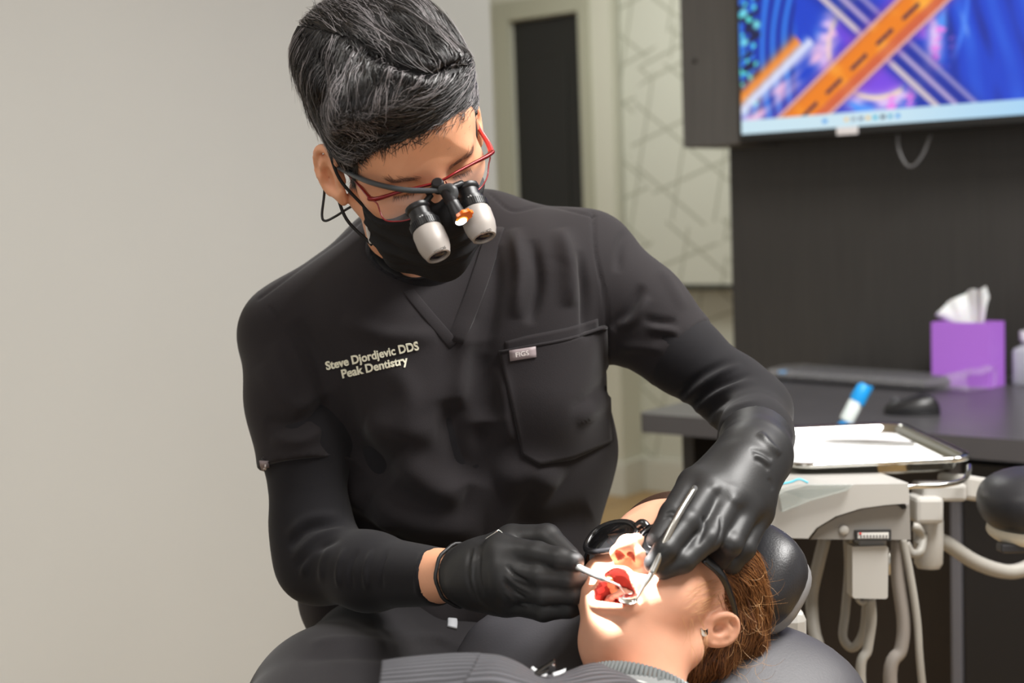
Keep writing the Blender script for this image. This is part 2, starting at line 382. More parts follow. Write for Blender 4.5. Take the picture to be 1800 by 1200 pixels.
def screen_mat():
    m = bpy.data.materials.new('lit screen picture'); m.use_nodes = True; nt = m.node_tree; b = nt.nodes['Principled BSDF']
    a = nt.nodes.new('ShaderNodeAttribute'); a.attribute_name = 'picture'
    nt.links.new(a.outputs['Color'], b.inputs['Emission Color']); b.inputs['Emission Strength'].default_value = .72
    b.inputs['Base Color'].default_value = (.01, .01, .01, 1); b.inputs['Roughness'].default_value = .35
    return m
so = mesh('screen', SC, sf, screen_mat(), tv, smooth=False, label='lit picture of a road interchange with desktop icons')
at = so.data.color_attributes.new('picture', 'FLOAT_COLOR', 'POINT')
lc = np.ones((len(sc_), 4), np.float32); s01 = sc_ / 255; lc[:, :3] = np.where(s01 <= .04045, s01 / 12.92, ((s01 + .055) / 1.055) ** 2.4)
at.data.foreach_set('color', lc.ravel())
a_, z_ = KA(1490, 241, tvb)
mesh('sticker', *abox(kb, a_ - .028, a_ + .028, tvb - .004, tvb - .0005, tzb + .001, tzb + .02, .001), mat('white sticker', (225, 222, 224), .5), tv, smooth=False)
cb = [WA(kb, KA(x, y, tvb + .05)[0], tvb + .05, KA(x, y, tvb + .05)[1]) for x, y in ((1578, 236), (1580, 262), (1592, 288), (1606, 291), (1622, 272), (1636, 238))]
mesh('cable_loop', *tube(cr(cb), .0034), mat('cable grey sheath', (110, 110, 112), .3), tv)

# ================================================================ desk
df = PZ(1117, 726, DESK_Z)
dl, dfb = acoord(df, kb)
dth = .042
dk = root('desk', 'long charcoal desk with rounded corner under the television', 'desk', WA(kb, dl - 1.2, dfb / 2, 0))
M_TOP = mat('worktop laminate', (74, 73, 76), .32, bump=.05, bscale=60, var=.05)
# worktop outline, front left corner slightly rounded
rc = .03
ol = [(-2.3, dfb), (dl - rc, dfb)] + [(dl - rc + rc * math.sin(t), dfb + rc - rc * math.cos(t)) for t in np.linspace(0, math.pi / 2, 7)[1:]] + [(dl, -.001), (-2.3, -.001)]
ol = np.array(ol)[::-1]
L_ = [np.array([WA(kb, a, b, z) for a, b in ol]) for z in (DESK_Z - dth, DESK_Z - dth + .002, DESK_Z - .003, DESK_Z)]
mesh('worktop', *stack(L_), M_TOP, dk, smooth=False)
sp = acoord(PV(1199, 800, WA(kb, 0, dfb + .06, 0), DA), kb)[0]
mesh('side_panel', *abox(kb, sp - .03, sp, dfb + .06, -.02, 0, DESK_Z - dth, .002), M_LAM2, dk, smooth=False)
M_BR = grain_mat('dark brown panel', (40, 34, 31))
mesh('modesty_panel', *abox(kb, sp - .62, sp - .03, dfb + .28, dfb + .30, 0.02, DESK_Z - dth, .002), M_BR, dk, smooth=False)
# drawer pedestal at the right
q0 = acoord(PV(1690, 1000, WA(kb, 0, dfb + .06, 0), DA), kb)[0]
ped = root('pedestal_cabinet', 'black pedestal cabinet under the right end of the desk', 'cabinet', WA(kb, q0 - .4, dfb + .3, 0))
mesh('body', *abox(kb, q0 - .9, q0, dfb + .085, -.03, 0.0, DESK_Z - dth - .002, .002), M_LAM2, ped, smooth=False)
for i in range(2):
    dd = mesh('cabinet_door', *abox(kb, q0 - .45 * (i + 1) + .004, q0 - .45 * i - .004, dfb + .06, dfb + .084, 0.05, DESK_Z - dth - .02, .003), mat('pedestal black', (26, 26, 28), .4), ped, smooth=False)
mesh('edge_strip', *abox(kb, q0, q0 + .022, dfb + .06, dfb + .12, 0, DESK_Z - dth - .002, .003), mat('grey strip', (92, 92, 98), .4), ped, smooth=False)
o = mesh('box_file', *abox(kb, q0 + .035, q0 + .075, dfb + .2, dfb + .26, 0.301, .52, .004), mat('brown card', (78, 44, 26), .7), smooth=False, label='brown box standing in the shade under the desk', cat='box')
o = mesh('shelf_board', *abox(kb, q0 + .022, sp - .62, dfb + .15, -.02, .285, .30, .002), M_LAM2, dk, smooth=False)

# ---------------------------------------------------------------- things on the desk
zt = DESK_Z
# keyboard in a clear sleeve
k0, k1 = PZ(1345, 668, zt), PZ(1640, 690, zt)
ax = (k1 - k0); kl = np.linalg.norm(ax); ax /= kl; ay = np.array([-ax[1], ax[0], 0])
kc = (k0 + k1) / 2 + ay * .075
kbd = root('keyboard', 'black keyboard inside a clear plastic sleeve on the desk', 'keyboard', kc)
M_BLK = mat('black plastic', (38, 38, 40), .4)
def kbox(cx, cy, z0, z1, hx, hy, bev=0.001): return obox(kc * [1, 1, 0] + ax * cx + ay * cy + Z3 * (z0 + z1) / 2, (ax, ay, Z3), (hx, hy, (z1 - z0) / 2), bev)
mesh('case', *kbox(0, 0, zt + .003, zt + .018, .215, .07, .004), M_BLK, kbd, smooth=False)
kcap = []
M_KEY = mat('key plastic', (48, 48, 52), .45)
for r_ in range(6):
    for c_ in range(18):
        mesh('key', *kbox(-.198 + c_ * .0233, -.052 + r_ * .0208, zt + .0182, zt + .0245, .0095, .0085, .0), M_KEY if (c_ + r_) % 29 else mat('blue key', (30, 150, 220), .4), kbd, smooth=False)
# sleeve: thin clear skin with crumpled right end
def sleeve():
    n, m_ = 36, 16; L = []
    for i in range(n + 1):
        s = -0.235 + .555 * i / n; loop = []
        endf = max(0, (s - .225) / .14)
        for k in range(m_):
            t = 2 * math.pi * k / m_
            yy = .082 * math.copysign(abs(math.cos(t)) ** .5, math.cos(t)) * (1 - .25 * endf); zz = .0155 + .0145 * math.copysign(abs(math.sin(t)) ** .5, math.sin(t))
            if endf > 0:
                zz = .004 + (zz - .001) * (1 + 1.5 * endf * (.6 + .4 * math.sin(5 * s * 20 + k)) * (math.sin(t) > -.2)); yy += .012 * math.sin(k * 2.3 + s * 60) * endf
            elif math.sin(t) > 0: zz += .0015 * math.sin(s * 130 + k * 1.7)
            loop.append(kc * [1, 1, 0] + ax * s + ay * yy + Z3 * (zt + max(zz, .001)))
        L.append(np.array(loop))
    return stack(L, cap=False)
def clear_film():
    m = mat('clear film', (235, 235, 240), .12, trans=0.0, alpha=.16, spec=.8); return m
mesh('clear_sleeve', *sleeve(), clear_film(), kbd)
# mouse
mc = PZ(1603, 728, zt); mrot = -ax * .93 + ay * (-.35); mrot /= np.linalg.norm(mrot); mn = np.array([-mrot[1], mrot[0], 0])
ms = root('computer_mouse', 'black computer mouse in front of the keyboard', 'mouse', mc)
def mouse_shell(z0, z1, top):
    L = []
    for h in np.linspace(0, 1, 9):
        sc = math.sqrt(max(0.0, 1 - h ** 2.2)) if top else 1
        loop = []
        for k in range(28):
            t = 2 * math.pi * k / 28; x_ = .058 * math.cos(t); y_ = .032 * math.sin(t) * (1 + .12 * math.cos(t))
            hh = z0 + (z1 - z0) * h * (1 - .25 * (x_ / .058) * (1 if top else 0))
            loop.append(mc + mrot * x_ * (.35 + .65 * sc if top else 1) + mn * y_ * (.3 + .7 * sc if top else 1) + Z3 * hh)
        L.append(np.array(loop))
    return stack(L)
mesh('shell', *mouse_shell(.006, .038, True), mat('mouse black', (30, 30, 32), .35), ms)
mesh('base', *mouse_shell(0.0, .006, False), M_BLK, ms)
mesh('scroll_wheel', *lathe([(.009, -.003), (.0105, -.002), (.0105, .002), (.009, .003)], mc + mrot * .034 + Z3 * .0265, mn, 20), mat('grey rubber', (70, 70, 74), .6), ms)
# tissue box
t0, t1 = PZ(1638, 677, zt), PZ(1741, 683, zt)
tx = t1 - t0; tw = np.linalg.norm(tx); tx /= tw; ty = np.array([-tx[1], tx[0], 0])
thh = .152; tdp = .08
tb = root('tissue_box', 'purple cube tissue box with a white tissue pulled up', 'tissue box', (t0 + t1) / 2 + ty * tdp / 2)
tcn = (t0 + t1) / 2 + ty * tdp / 2
pc4 = [np.array([sx * tw / 2, sy * tw / 2]) for sx, sy in ((-1, -1), (1, -1), (1, 1), (-1, 1))]
def sqloop(half, z, n=8):
    out = []
    for i in range(4):
        a, b_ = np.array([(-1, -1), (1, -1), (1, 1), (-1, 1)][i]) * half, np.array([(1, -1), (1, 1), (-1, 1), (-1, -1)][i]) * half
        for k in range(n): q = a + (b_ - a) * k / n; out.append(tcn * [1, 1, 0] + tx * q[0] + ty * q[1] * tdp / tw + Z3 * z)
    return np.array(out)
def ovloop(rx, ry, z, n=32): return np.array([tcn * [1, 1, 0] + tx * rx * math.cos(t) + ty * ry * math.sin(t) + Z3 * z for t in np.linspace(-3 * math.pi / 4, 5 * math.pi / 4, n, endpoint=False)])
L_ = [sqloop(tw / 2 * .2, zt + .001), sqloop(tw / 2, zt), sqloop(tw / 2, zt + thh), ovloop(tw * .36, tdp * .2, zt + thh), ovloop(tw * .36, tdp * .2, zt + thh - .01)]
mesh('carton', *stack(L_, cap=False), mat('purple card', (172, 108, 214), .45), tb, smooth=False)
# the tissue: a pulled, folded sheet
def tissue():
    n, m_ = 26, 18; G = []
    for j in range(m_ + 1):
        h = j / m_
        for i in range(n + 1):
            s = -1 + 2 * i / n
            xb = s * .034; xt = np.interp(s, [-1, -.6, -.2, .5, .85, 1], [-.078, -.060, -.022, .030, .052, .058]); zt_ = np.interp(s, [-1, -.6, -.2, .5, .85, 1], [.012, .030, .066, .080, .082, .058])
            x_ = xb + (xt - xb) * h ** .8 + .003 * math.sin(14 * s + 4 * h)
            y_ = .012 * math.sin(4.2 * s + 1.5 * h) * (.3 + h) + .006 * math.sin(13 * s + 2 * h) * h
            z_ = thh - .012 + (zt_ + .012) * h + .004 * math.sin(9 * s) * h
            G.append(tcn * [1, 1, 0] + tx * x_ + ty * y_ + Z3 * (zt + z_))
    G = np.array(G); id_ = np.arange((n + 1) * (m_ + 1)).reshape(m_ + 1, n + 1)
    q = np.stack([id_[:-1, :-1], id_[:-1, 1:], id_[1:, 1:], id_[1:, :-1]], -1).reshape(-1, 4)
    v2 = G + ty * .0009; k = len(G)
    return np.vstack([G, v2]), np.vstack([q, q[:, ::-1] + k])
o = mesh('tissue', *tissue(), mat('tissue paper', (228, 226, 224), .9, sss=.2), tb, label='white crumpled tissue')
# soap / sanitiser bottle at the frame edge
bc = PZ(1806, 676, zt)
bt = root('plastic_bottle', 'translucent white plastic bottle at the right edge of the desk', 'bottle', bc)
M_CLR = mat('milky plastic', (196, 200, 208), .35, trans=.35, spec=.5)
bl = [np.array([bc + Z3 * z + tx * q[0] + ty * q[1] for q in rrect(.062 * s, .05 * s, .014 * s)]) for z, s in ((0, .9), (.004, 1), (.078, 1), (.086, .9), (.092, .5), (.094, .48))]
mesh('bottle_body', *stack(bl), M_CLR, bt)
mesh('neck', *lathe([(.012, .094), (.012, .104)], bc, Z3), M_CLR, bt, sharp=40)
mesh('cap', *lathe([(.0115, .104), (.017, .106), (.018, .124), (.0165, .128)], bc, Z3), mat('white cap', (214, 214, 220), .4), bt, sharp=40)
# blue capped tube lying beside the tray
g0, g1 = PZ(1475, 752, zt), PZ(1500, 722, zt)
gd = (g1 - g0); gd[2] = 0; gd /= np.linalg.norm(gd)
gt = root('paste_tube', 'white tube with a bright blue cap standing on the desk behind the tray', 'tube', g0)
gax = (C2W(.42, .85, .1)); gax /= np.linalg.norm(gax)
gb = P(1483, 748, np.dot(g0 - CAM, FWD))
gb = gb - gax * ((gb[2] - zt - .012) / gax[2])
mesh('tube_body', *lathe([(.010, 0.0), (.0145, .003), (.0145, .045), (.012, .05)], gb, gax), mat('tube white', (214, 226, 228), .4), gt, sharp=40)
mesh('cap', *lathe([(.0152, .046), (.0155, .06), (.0135, .078), (.008, .084)], gb, gax), mat('tube blue', (24, 150, 226), .35), gt, sharp=40)
mesh('side_clip', *obox(gb + gax * .058 + tx * .014, (tx, np.cross(gax, tx), gax), (.004, .006, .022), .002), mat('tube blue', (24, 150, 226), .35), gt, smooth=False)
mesh('foot', *lathe([(.018, -.012), (.018, -.006), (.011, .002)], gb - gax * 0, Z3), mat('tube blue', (24, 150, 226), .35), gt, sharp=40)
# ================================================================ delivery unit with tray
M_UW = mat('unit white plastic', (172, 170, 165), .38); M_UG = mat('unit grey plastic', (134, 131, 126), .4); M_HOSE = mat('hose grey', (150, 147, 140), .45)
M_CHROME = mat('polished steel', (215, 215, 210), .12, 1.0); M_STEEL = mat('brushed steel', (190, 190, 186), .3, 1.0)
TZ = .845
def T(px, py): return PZ(px, py, TZ)
c_fl, c_fr, c_br, c_bl = T(1383, 818), T(1722, 803), T(1664, 740), T(1404, 752)
tcx = (c_fr - c_fl) / np.linalg.norm(c_fr - c_fl); tcy = np.array([-tcx[1], tcx[0], 0])
tw_ = .252; td_ = .325
tc0 = (c_fl + c_fr) / 2 + tcy * td_ / 2
TA = (tcx, tcy, Z3)
tray = root('instrument_tray', 'shiny steel instrument tray lined with white paper on the delivery unit', 'tray', tc0)
def tloop(w, d, r, z): q = rrect(w, d, r, 8); return tc0 + q[:, :1] * tcx + q[:, 1:] * tcy + Z3 * z
L_ = [tloop(tw_ - .03, td_ - .03, .02, -.016), tloop(tw_ - .022, td_ - .022, .024, -.015), tloop(tw_ - .014, td_ - .014, .028, -.003), tloop(tw_ - .004, td_ - .004, .032, .001), tloop(tw_, td_, .034, -.001),
      tloop(tw_ + .001, td_ + .001, .034, -.005), tloop(tw_ - .004, td_ - .004, .032, -.0045), tloop(tw_ - .008, td_ - .008, .03, -.003), tloop(tw_ - .018, td_ - .018, .026, -.013), tloop(tw_ - .03, td_ - .03, .02, -.0145)]
L_ = [tloop(tw_ - .05, td_ - .05, .02, -.019), tloop(tw_ - .03, td_ - .03, .024, -.018), tloop(tw_ - .016, td_ - .016, .028, -.006), tloop(tw_ + .002, td_ + .002, .034, -.006), tloop(tw_ + .004, td_ + .004, .034, -.002), tloop(tw_ - .001, td_ - .001, .033, .002), tloop(tw_ - .012, td_ - .012, .03, .0005), tloop(tw_ - .018, td_ - .018, .027, -.004), tloop(tw_ - .028, td_ - .028, .023, -.0155), tloop(tw_ - .05, td_ - .05, .018, -.0165)]
mesh('tray_pan', *stack(L_), M_CHROME, tray)
o = mesh('paper_liner', *stack([tloop(tw_ - .03, td_ - .03, .022, -.0155), tloop(tw_ - .03, td_ - .03, .022, -.0125)]), mat('white paper', (214, 214, 215), .8), tray, smooth=False, label='white paper tray liner')
mesh('rolled_rim', *tube(tloop(tw_ + .001, td_ + .001, .034, -.002), .0042, 10, closed=True), M_CHROME, tray)
# tweezers on the paper
a0, a1 = PZ(1448, 774, TZ - .009), PZ(1604, 779, TZ - .009)
twz = root('tweezers', 'slim steel tweezers lying on the white paper liner', 'tweezers', (a0 + a1) / 2 - Z3 * .003)
ad = a1 - a0; al = np.linalg.norm(ad); ad /= al; an = np.array([-ad[1], ad[0], 0])
for s in (-1, 1):
    pts = [a0 + ad * al * t + an * s * (.0012 + .0068 * math.sin(math.pi * min(1, t * 1.15)) ** 1 * (1 if t < .87 else .4)) for t in np.linspace(0, 1, 14)]
    mesh('arm', *tube(pts, np.interp(np.linspace(0, 1, 14), [0, .1, .5, 1], [.0008, .002, .0035, .0038]), 8, flat=.6), M_STEEL, twz)
mesh('joint', *obox(a1 - ad * .01, (ad, an, Z3), (.014, .0045, .002), .001), M_STEEL, twz, smooth=False)
# the unit
ud = float(np.dot(tc0 - CAM, FWD))
un = root('delivery_unit', 'white dental delivery unit hung with grey hoses under the tray', 'dental unit', (tc0[0], tc0[1], 0))
def Q(px, py, d): return P(px, py, d)
# tray holder ring of bent wire
hz = TZ - .021
hl = rrect(tw_ - .045, td_ - .06, .03, 6)
mesh('tray_holder', *tube(tc0 + hl[:, :1] * tcx + hl[:, 1:] * tcy + Z3 * (hz - TZ + 0), .003, 8, closed=True), M_CHROME, un)
wr = [Q(1590, 862, 1.83), Q(1600, 855, 1.83), Q(1650, 853, 1.84), Q(1690, 845, 1.86), Q(1703, 830, 1.88), Q(1704, 818, 1.90)]
mesh('wire_arm', *tube(cr(wr), .0035, 8), M_CHROME, un)
# head: long white body with arched side, seen from its end
hd = 1.90
A0 = (RIGHT * .998 + FWD * .05, UP, -FWD)
def plate(pts, d0, d1, m, name, parent, bev=.003, smooth=False, label=None):
    """solid with the outline pts (pixels at depth d0) running back to depth d1"""
    f_ = np.array([Q(x, y, d0) for x, y in pts]); b_ = f_ + FWD * (d1 - d0)
    ce_ = f_.mean(0); fin_ = ce_ + (f_ - ce_) * .985
    return mesh(name, *stack([fin_ - FWD * .0, f_ + FWD * bev, b_]), m, parent, smooth=smooth, label=label)
arch = [(1345, 945), (1345, 905), (1352, 880), (1380, 862), (1420, 852), (1598, 849), (1600, 884), (1560, 887), (1515, 893), (1470, 907), (1435, 928), (1420, 947)]
plate(arch[::-1], 1.80, 2.06, M_UW, 'body', un)
side = [(1424, 948), (1438, 928), (1472, 908), (1515, 894), (1560, 888), (1600, 886), (1602, 949)]
plate(side[::-1], 1.815, 2.05, M_UG, 'end_panel', un)
plate([(1368, 862), (1405, 853), (1500, 853), (1490, 862), (1425, 880), (1375, 900)][::-1], 1.785, 1.80, mat('clear flap', (190, 200, 195), .15, alpha=.3), 'clear_cover', un)
mesh('blue_film', *tube(cr([Q(1374, 850, 1.785), Q(1390, 847, 1.785), Q(1405, 842, 1.785), Q(1420, 848, 1.785)]), .0028, 8, flat=.5), mat('blue film', (90, 190, 215), .3), un)
mesh('slot', *plate.__globals__['stack']([np.array([Q(x, y, 1.812) for x, y in ((1578, 887), (1592, 886), (1594, 893), (1586, 895))][::-1]), np.array([Q(x, y, 1.83) for x, y in ((1578, 887), (1592, 886), (1594, 893), (1586, 895))][::-1])]), mat('slot black', (20, 20, 20), .6), un, smooth=False)
mesh('screw_cap', *lathe([(.006, 0), (.006, .003), (.004, .0045)], Q(1483, 931, 1.815), -FWD, 20), mat('screw cap', (172, 170, 165), .35), un, sharp=40)
lb = plate([(1503, 932), (1567, 931), (1567, 950), (1504, 950)][::-1], 1.810, 1.82, mat('label black', (40, 40, 40), .5), 'label_plate', un)
LOC[lb.name] = LOC[un.name]
mesh('label_print', *stack([np.array([Q(x, y, 1.8095) for x, y in ((1508, 936), (1562, 935), (1562, 946), (1508, 946))][::-1]), np.array([Q(x, y, 1.811) for x, y in ((1508, 936), (1562, 935), (1562, 946), (1508, 946))][::-1])]), mat('label white', (214, 214, 210), .5), lb, smooth=False)
for k in range(9):
    x = 1512 + k * 5.6
    mesh('label_line', *stack([np.array([Q(x_, y, 1.8088) for x_, y in ((x, 940), (x + 3, 940), (x + 3, 945), (x, 945))][::-1]), np.array([Q(x_, y, 1.8096) for x_, y in ((x, 940), (x + 3, 940), (x + 3, 945), (x, 945))][::-1])]), mat('label grey', (110, 110, 110), .5), lb, smooth=False)
mesh('label_dot', *lathe([(.0016, 0), (.0016, .001)], Q(1512, 937.5, 1.8095), -FWD, 12), mat('label red', (200, 40, 30), .5), lb)
# hanging control box
plate([(1498, 960), (1558, 958), (1562, 962), (1561, 1050), (1557, 1053), (1501, 1052), (1498, 1048)][::-1], 1.82, 1.85, M_UW, 'control_box', un, .006)
mesh('box_bracket', *obox(Q(1530, 955, 1.84), (RIGHT, UP, FWD), (.018, .008, .012), .002), M_UG, un, smooth=False)
mesh('handpiece_clip', *tube([Q(1563, 968, 1.83), Q(1563, 1010, 1.83)], [.002, .0035, .0035, .002], 10), M_STEEL, un)
# pivot at the right
mesh('pivot_block', *obox(Q(1624, 893, 1.93), (RIGHT, UP, FWD), (.019, .018, .03), .006), M_UW, un, smooth=False)
mesh('pivot_column', *lathe([(.015, -.045), (.019, -.038), (.02, 0), (.02, .02)], Q(1632, 940, 1.94), UP), M_UW, un, sharp=50)
mesh('swing_arm', *obox((Q(1655, 850, 1.95) + Q(1850, 880, 2.05)) / 2, ((Q(1850, 880, 2.05) - Q(1655, 850, 1.95)) / np.linalg.norm(Q(1850, 880, 2.05) - Q(1655, 850, 1.95)), np.cross(UP, (Q(1850, 880, 2.05) - Q(1655, 850, 1.95)) / np.linalg.norm(Q(1850, 880, 2.05) - Q(1655, 850, 1.95))), UP), (.09, .03, .017), .006), M_UW, un, smooth=False)
mesh('arm_joint', *obox(Q(1650, 862, 1.95), (RIGHT, UP, FWD), (.03, .012, .03), .005), M_UW, un, smooth=False)
def hose(name, pts, r, m=M_HOSE):
    w = [Q(*q) for q in pts]
    if pts[-1][1] > 1195: w += [w[-1] * [1, 1, 0] + Z3 * .3 + RIGHT * .03, w[-1] * [1, 1, 0] + Z3 * .012 + RIGHT * .10]     # on down to the floor
    return mesh(name, *tube(cr(w, 7), r, 10), m, un)
hose('hose', [(1450, 945, 1.90), (1440, 985, 1.90), (1428, 1040, 1.90), (1428, 1080, 1.89), (1432, 1112, 1.88), (1440, 1150, 1.87), (1430, 1230, 1.86)], .0085)
hose('hose', [(1490, 945, 1.93), (1492, 1000, 1.94), (1486, 1075, 1.94), (1482, 1120, 1.93), (1500, 1138, 1.92), (1518, 1110, 1.91), (1524, 1055, 1.90)], .0062)
hose('hose', [(1530, 1052, 1.86), (1532, 1090, 1.86), (1525, 1140, 1.86), (1514, 1210, 1.86)], .0068)
hose('hose', [(1506, 1052, 1.86), (1515, 1060, 1.86), (1527, 1054, 1.86)], .003)
hose('hose', [(1578, 945, 1.87), (1578, 1010, 1.87), (1588, 1090, 1.87), (1584, 1140, 1.87), (1565, 1210, 1.87)], .0092, mat('hose brown grey', (134, 128, 122), .45))
hose('hose', [(1586, 945, 1.86), (1598, 1000, 1.86), (1612, 1090, 1.86), (1622, 1210, 1.86)], .0052)
hose('hose', [(1592, 955, 1.9), (1603, 972, 1.9), (1618, 968, 1.9), (1624, 940, 1.92)], .006)
hose('hose', [(1605, 925, 1.9), (1613, 928, 1.9), (1618, 940, 1.91), (1612, 955, 1.91)], .006)
hose('supply_hose', [(1640, 945, 1.97), (1665, 955, 1.97), (1710, 985, 1.98), (1755, 1002, 1.99), (1790, 1003, 2.0), (1830, 985, 2.02)], .0105)
# stand that carries the arm, just outside the frame's right edge
cpt = Q(1850, 900, 2.06)
mesh('arm_post', *lathe([(.03, 0), (.03, cpt[2] - .02)], (cpt[0], cpt[1], 0.02), Z3), M_UW, un, sharp=40)
mesh('post_foot', *lathe([(.2, 0), (.2, .015), (.03, .03)], (cpt[0], cpt[1], 0.0), Z3), M_UW, un, sharp=40)

# ---------------------------------------------------------------- second padded seat at the right edge
sd = 1.80
st = root('operator_stool', 'black padded stool with a pale shell at the right edge', 'stool', (Q(1812, 900, sd)[0], Q(1812, 900, sd)[1], 0))
M_LEA = mat('black leather', (38, 38, 41), .38, bump=.12, bscale=500, spec=.5)
def pad(c, ax, hx, hy, hz, p=2.6, n=36, m_=20, flatb=1.0):
    vs = []
    for j in range(m_ + 1):
        ph = -math.pi / 2 + math.pi * j / m_
        for i in range(n):
            t = 2 * math.pi * i / n
            sg = lambda q, e: math.copysign(abs(q) ** (2 / e), q)
            vs.append((hx * sg(math.cos(ph), p) * sg(math.cos(t), p), hy * sg(math.cos(ph), p) * sg(math.sin(t), p), hz * sg(math.sin(ph), p) * (flatb if ph < 0 else 1)))
    v = np.asarray(c) + np.array(vs) @ np.array(ax)
    f = [(j * n + i, j * n + (i + 1) % n, (j + 1) * n + (i + 1) % n, (j + 1) * n + i) for j in range(m_) for i in range(n)]
    return v, f
sc0 = Q(1826, 882, sd)
mesh('seat_pad', *pad(sc0, (X3, Y3, Z3), .074, .075, .044, 2.3), M_LEA, st)
mesh('seat_shell', *pad(sc0 - Z3 * .036, (X3, Y3, Z3), .062, .064, .018, 2.4), mat('shell beige', (205, 198, 180), .4), st)
mesh('lever', *obox(Q(1792, 962, sd - .03), (RIGHT, UP, FWD), (.026, .006, .012), .003), mat('lever black', (45, 45, 48), .4), st, smooth=False)
pb_ = sc0 - Z3 * .05
mesh('gas_post', *lathe([(.016, -pb_[2] + .06), (.016, 0)], pb_, Z3), mat('post grey', (120, 120, 124), .3, .6), st, sharp=40)
for k in range(5):
    a = 2 * math.pi * k / 5 + .6
    e_ = np.array([pb_[0] + .24 * math.cos(a), pb_[1] + .24 * math.sin(a), .05])
    mesh('leg', *tube([np.array([pb_[0], pb_[1], .10]), e_], [.016, .012], 8), mat('post grey', (120, 120, 124), .3, .6), st)
    mesh('caster', *lathe([(.024, -.01), (.026, -.006), (.026, .006), (.024, .01)], e_ * [1, 1, 0] + Z3 * .026, np.array([math.sin(a), -math.cos(a), 0]), 18), M_BLK, st, sharp=40)
# ================================================================ soft solids: signed distance fields meshed with surface nets
class Field:
    def __init__(s, lo, hi, h):
        s.lo = np.asarray(lo, float); s.h = h; s.n = np.ceil((np.asarray(hi) - s.lo) / h).astype(int) + 1
        s.D = np.full(s.n, .5, np.float32)
        s.ax = [(s.lo[i] + h * np.arange(s.n[i])).astype(np.float32) for i in range(3)]
    def blk(s, lo, hi, m):
        i0 = np.clip(np.floor((np.asarray(lo) - m - s.lo) / s.h).astype(int), 0, s.n); i1 = np.clip(np.ceil((np.asarray(hi) + m - s.lo) / s.h).astype(int) + 1, 0, s.n)
        sl = tuple(slice(a, b) for a, b in zip(i0, i1))
        g = [s.ax[i][sl[i]].reshape([-1 if j == i else 1 for j in range(3)]) for i in range(3)]
        return sl, g
    def add(s, pr, k=0.0, m=0.0):
        fn, lo, hi = pr; sl, g = s.blk(lo, hi, k + 3 * s.h + m)
        if min(s.D[sl].shape) == 0: return s
        a = s.D[sl]; b = fn(*g); r = np.minimum(a, b)
        if k: r = r - np.maximum(k - np.abs(a - b), 0) ** 2 / (4 * k)
        s.D[sl] = r; return s
    def cut(s, pr, k=0.0):
        fn, lo, hi = pr; sl, g = s.blk(lo, hi, k + 3 * s.h)
        if min(s.D[sl].shape) == 0: return s
        a = s.D[sl]; b = -fn(*g); r = np.maximum(a, b)
        if k: r = r + np.maximum(k - np.abs(a - b), 0) ** 2 / (4 * k)
        s.D[sl] = r; return s
    def grid(s): return [s.ax[i].reshape([-1 if j == i else 1 for j in range(3)]) for i in range(3)]
    def mesh(s, smooth=2): return nets(s.D, s.lo, s.h, smooth)

def nets(D, lo, h, smooth=2):
    S = D < 0; nx, ny, nz = D.shape
    cnt = np.zeros((nx - 1, ny - 1, nz - 1), np.uint8)
    off = [(i, j, k) for i in (0, 1) for j in (0, 1) for k in (0, 1)]
    for i, j, k in off: cnt += S[i:nx - 1 + i, j:ny - 1 + j, k:nz - 1 + k]
    cells = np.argwhere((cnt > 0) & (cnt < 8)); n = len(cells)
    val = np.stack([D[cells[:, 0] + i, cells[:, 1] + j, cells[:, 2] + k] for i, j, k in off], 1)
    acc = np.zeros((n, 3)); num = np.zeros(n)
    for a in range(8):
        for ax in range(3):
            if off[a][ax] == 0:
                b = off.index(tuple(off[a][q] + (1 if q == ax else 0) for q in range(3)))
                m = (val[:, a] < 0) != (val[:, b] < 0)
                t = np.where(m, val[:, a] / np.where(m, val[:, a] - val[:, b], 1), 0)
                p = np.tile(np.array(off[a], float), (n, 1)); p[:, ax] += t
                acc += p * m[:, None]; num += m
    V = lo + h * (cells + acc / num[:, None])
    vid = np.full(cnt.shape, -1, np.int64); vid[tuple(cells.T)] = np.arange(n)
    F = []
    for ax in range(3):
        o1, o2 = [q for q in range(3) if q != ax]
        A = np.take(S, range(0, S.shape[ax] - 1), ax); B = np.take(S, range(1, S.shape[ax]), ax)
        e = np.argwhere(A != B)
        ok = (e[:, o1] > 0) & (e[:, o2] > 0) & (e[:, o1] < cnt.shape[o1]) & (e[:, o2] < cnt.shape[o2]); e = e[ok]
        ins = S[tuple(e.T)]
        def c(d1, d2):
            q = e.copy(); q[:, o1] += d1; q[:, o2] += d2; return vid[tuple(q.T)]
        q = np.stack([c(-1, -1), c(0, -1), c(0, 0), c(-1, 0)], 1)
        if ax == 1: ins = ~ins
        q[~ins] = q[~ins][:, ::-1]; F.append(q)
    F = np.concatenate(F); F = F[(F >= 0).all(1)]
    return lap(V, F, smooth), F
def lap(V, F, it, lam=.5):
    a = F.ravel(); b = np.roll(F, -1, 1).ravel()
    i = np.concatenate([a, b]); j = np.concatenate([b, a]); n = len(V); w = np.maximum(np.bincount(i, minlength=n), 1)
    for k in range(it):
        m = np.stack([np.bincount(i, V[j, q], n) for q in range(3)], 1) / w[:, None]; V = V + (m - V) * lam
    return V
def vnorm(V, F):
    nn = np.cross(V[F[:, 2]] - V[F[:, 0]], V[F[:, 3 if F.shape[1] > 3 else 1]] - V[F[:, 1]]) if F.shape[1] > 3 else np.cross(V[F[:, 1]] - V[F[:, 0]], V[F[:, 2]] - V[F[:, 0]])
    o = np.stack([np.bincount(F.ravel(), np.repeat(nn[:, q], F.shape[1]), len(V)) for q in range(3)], 1)
    return o / (np.linalg.norm(o, axis=1)[:, None] + 1e-12)

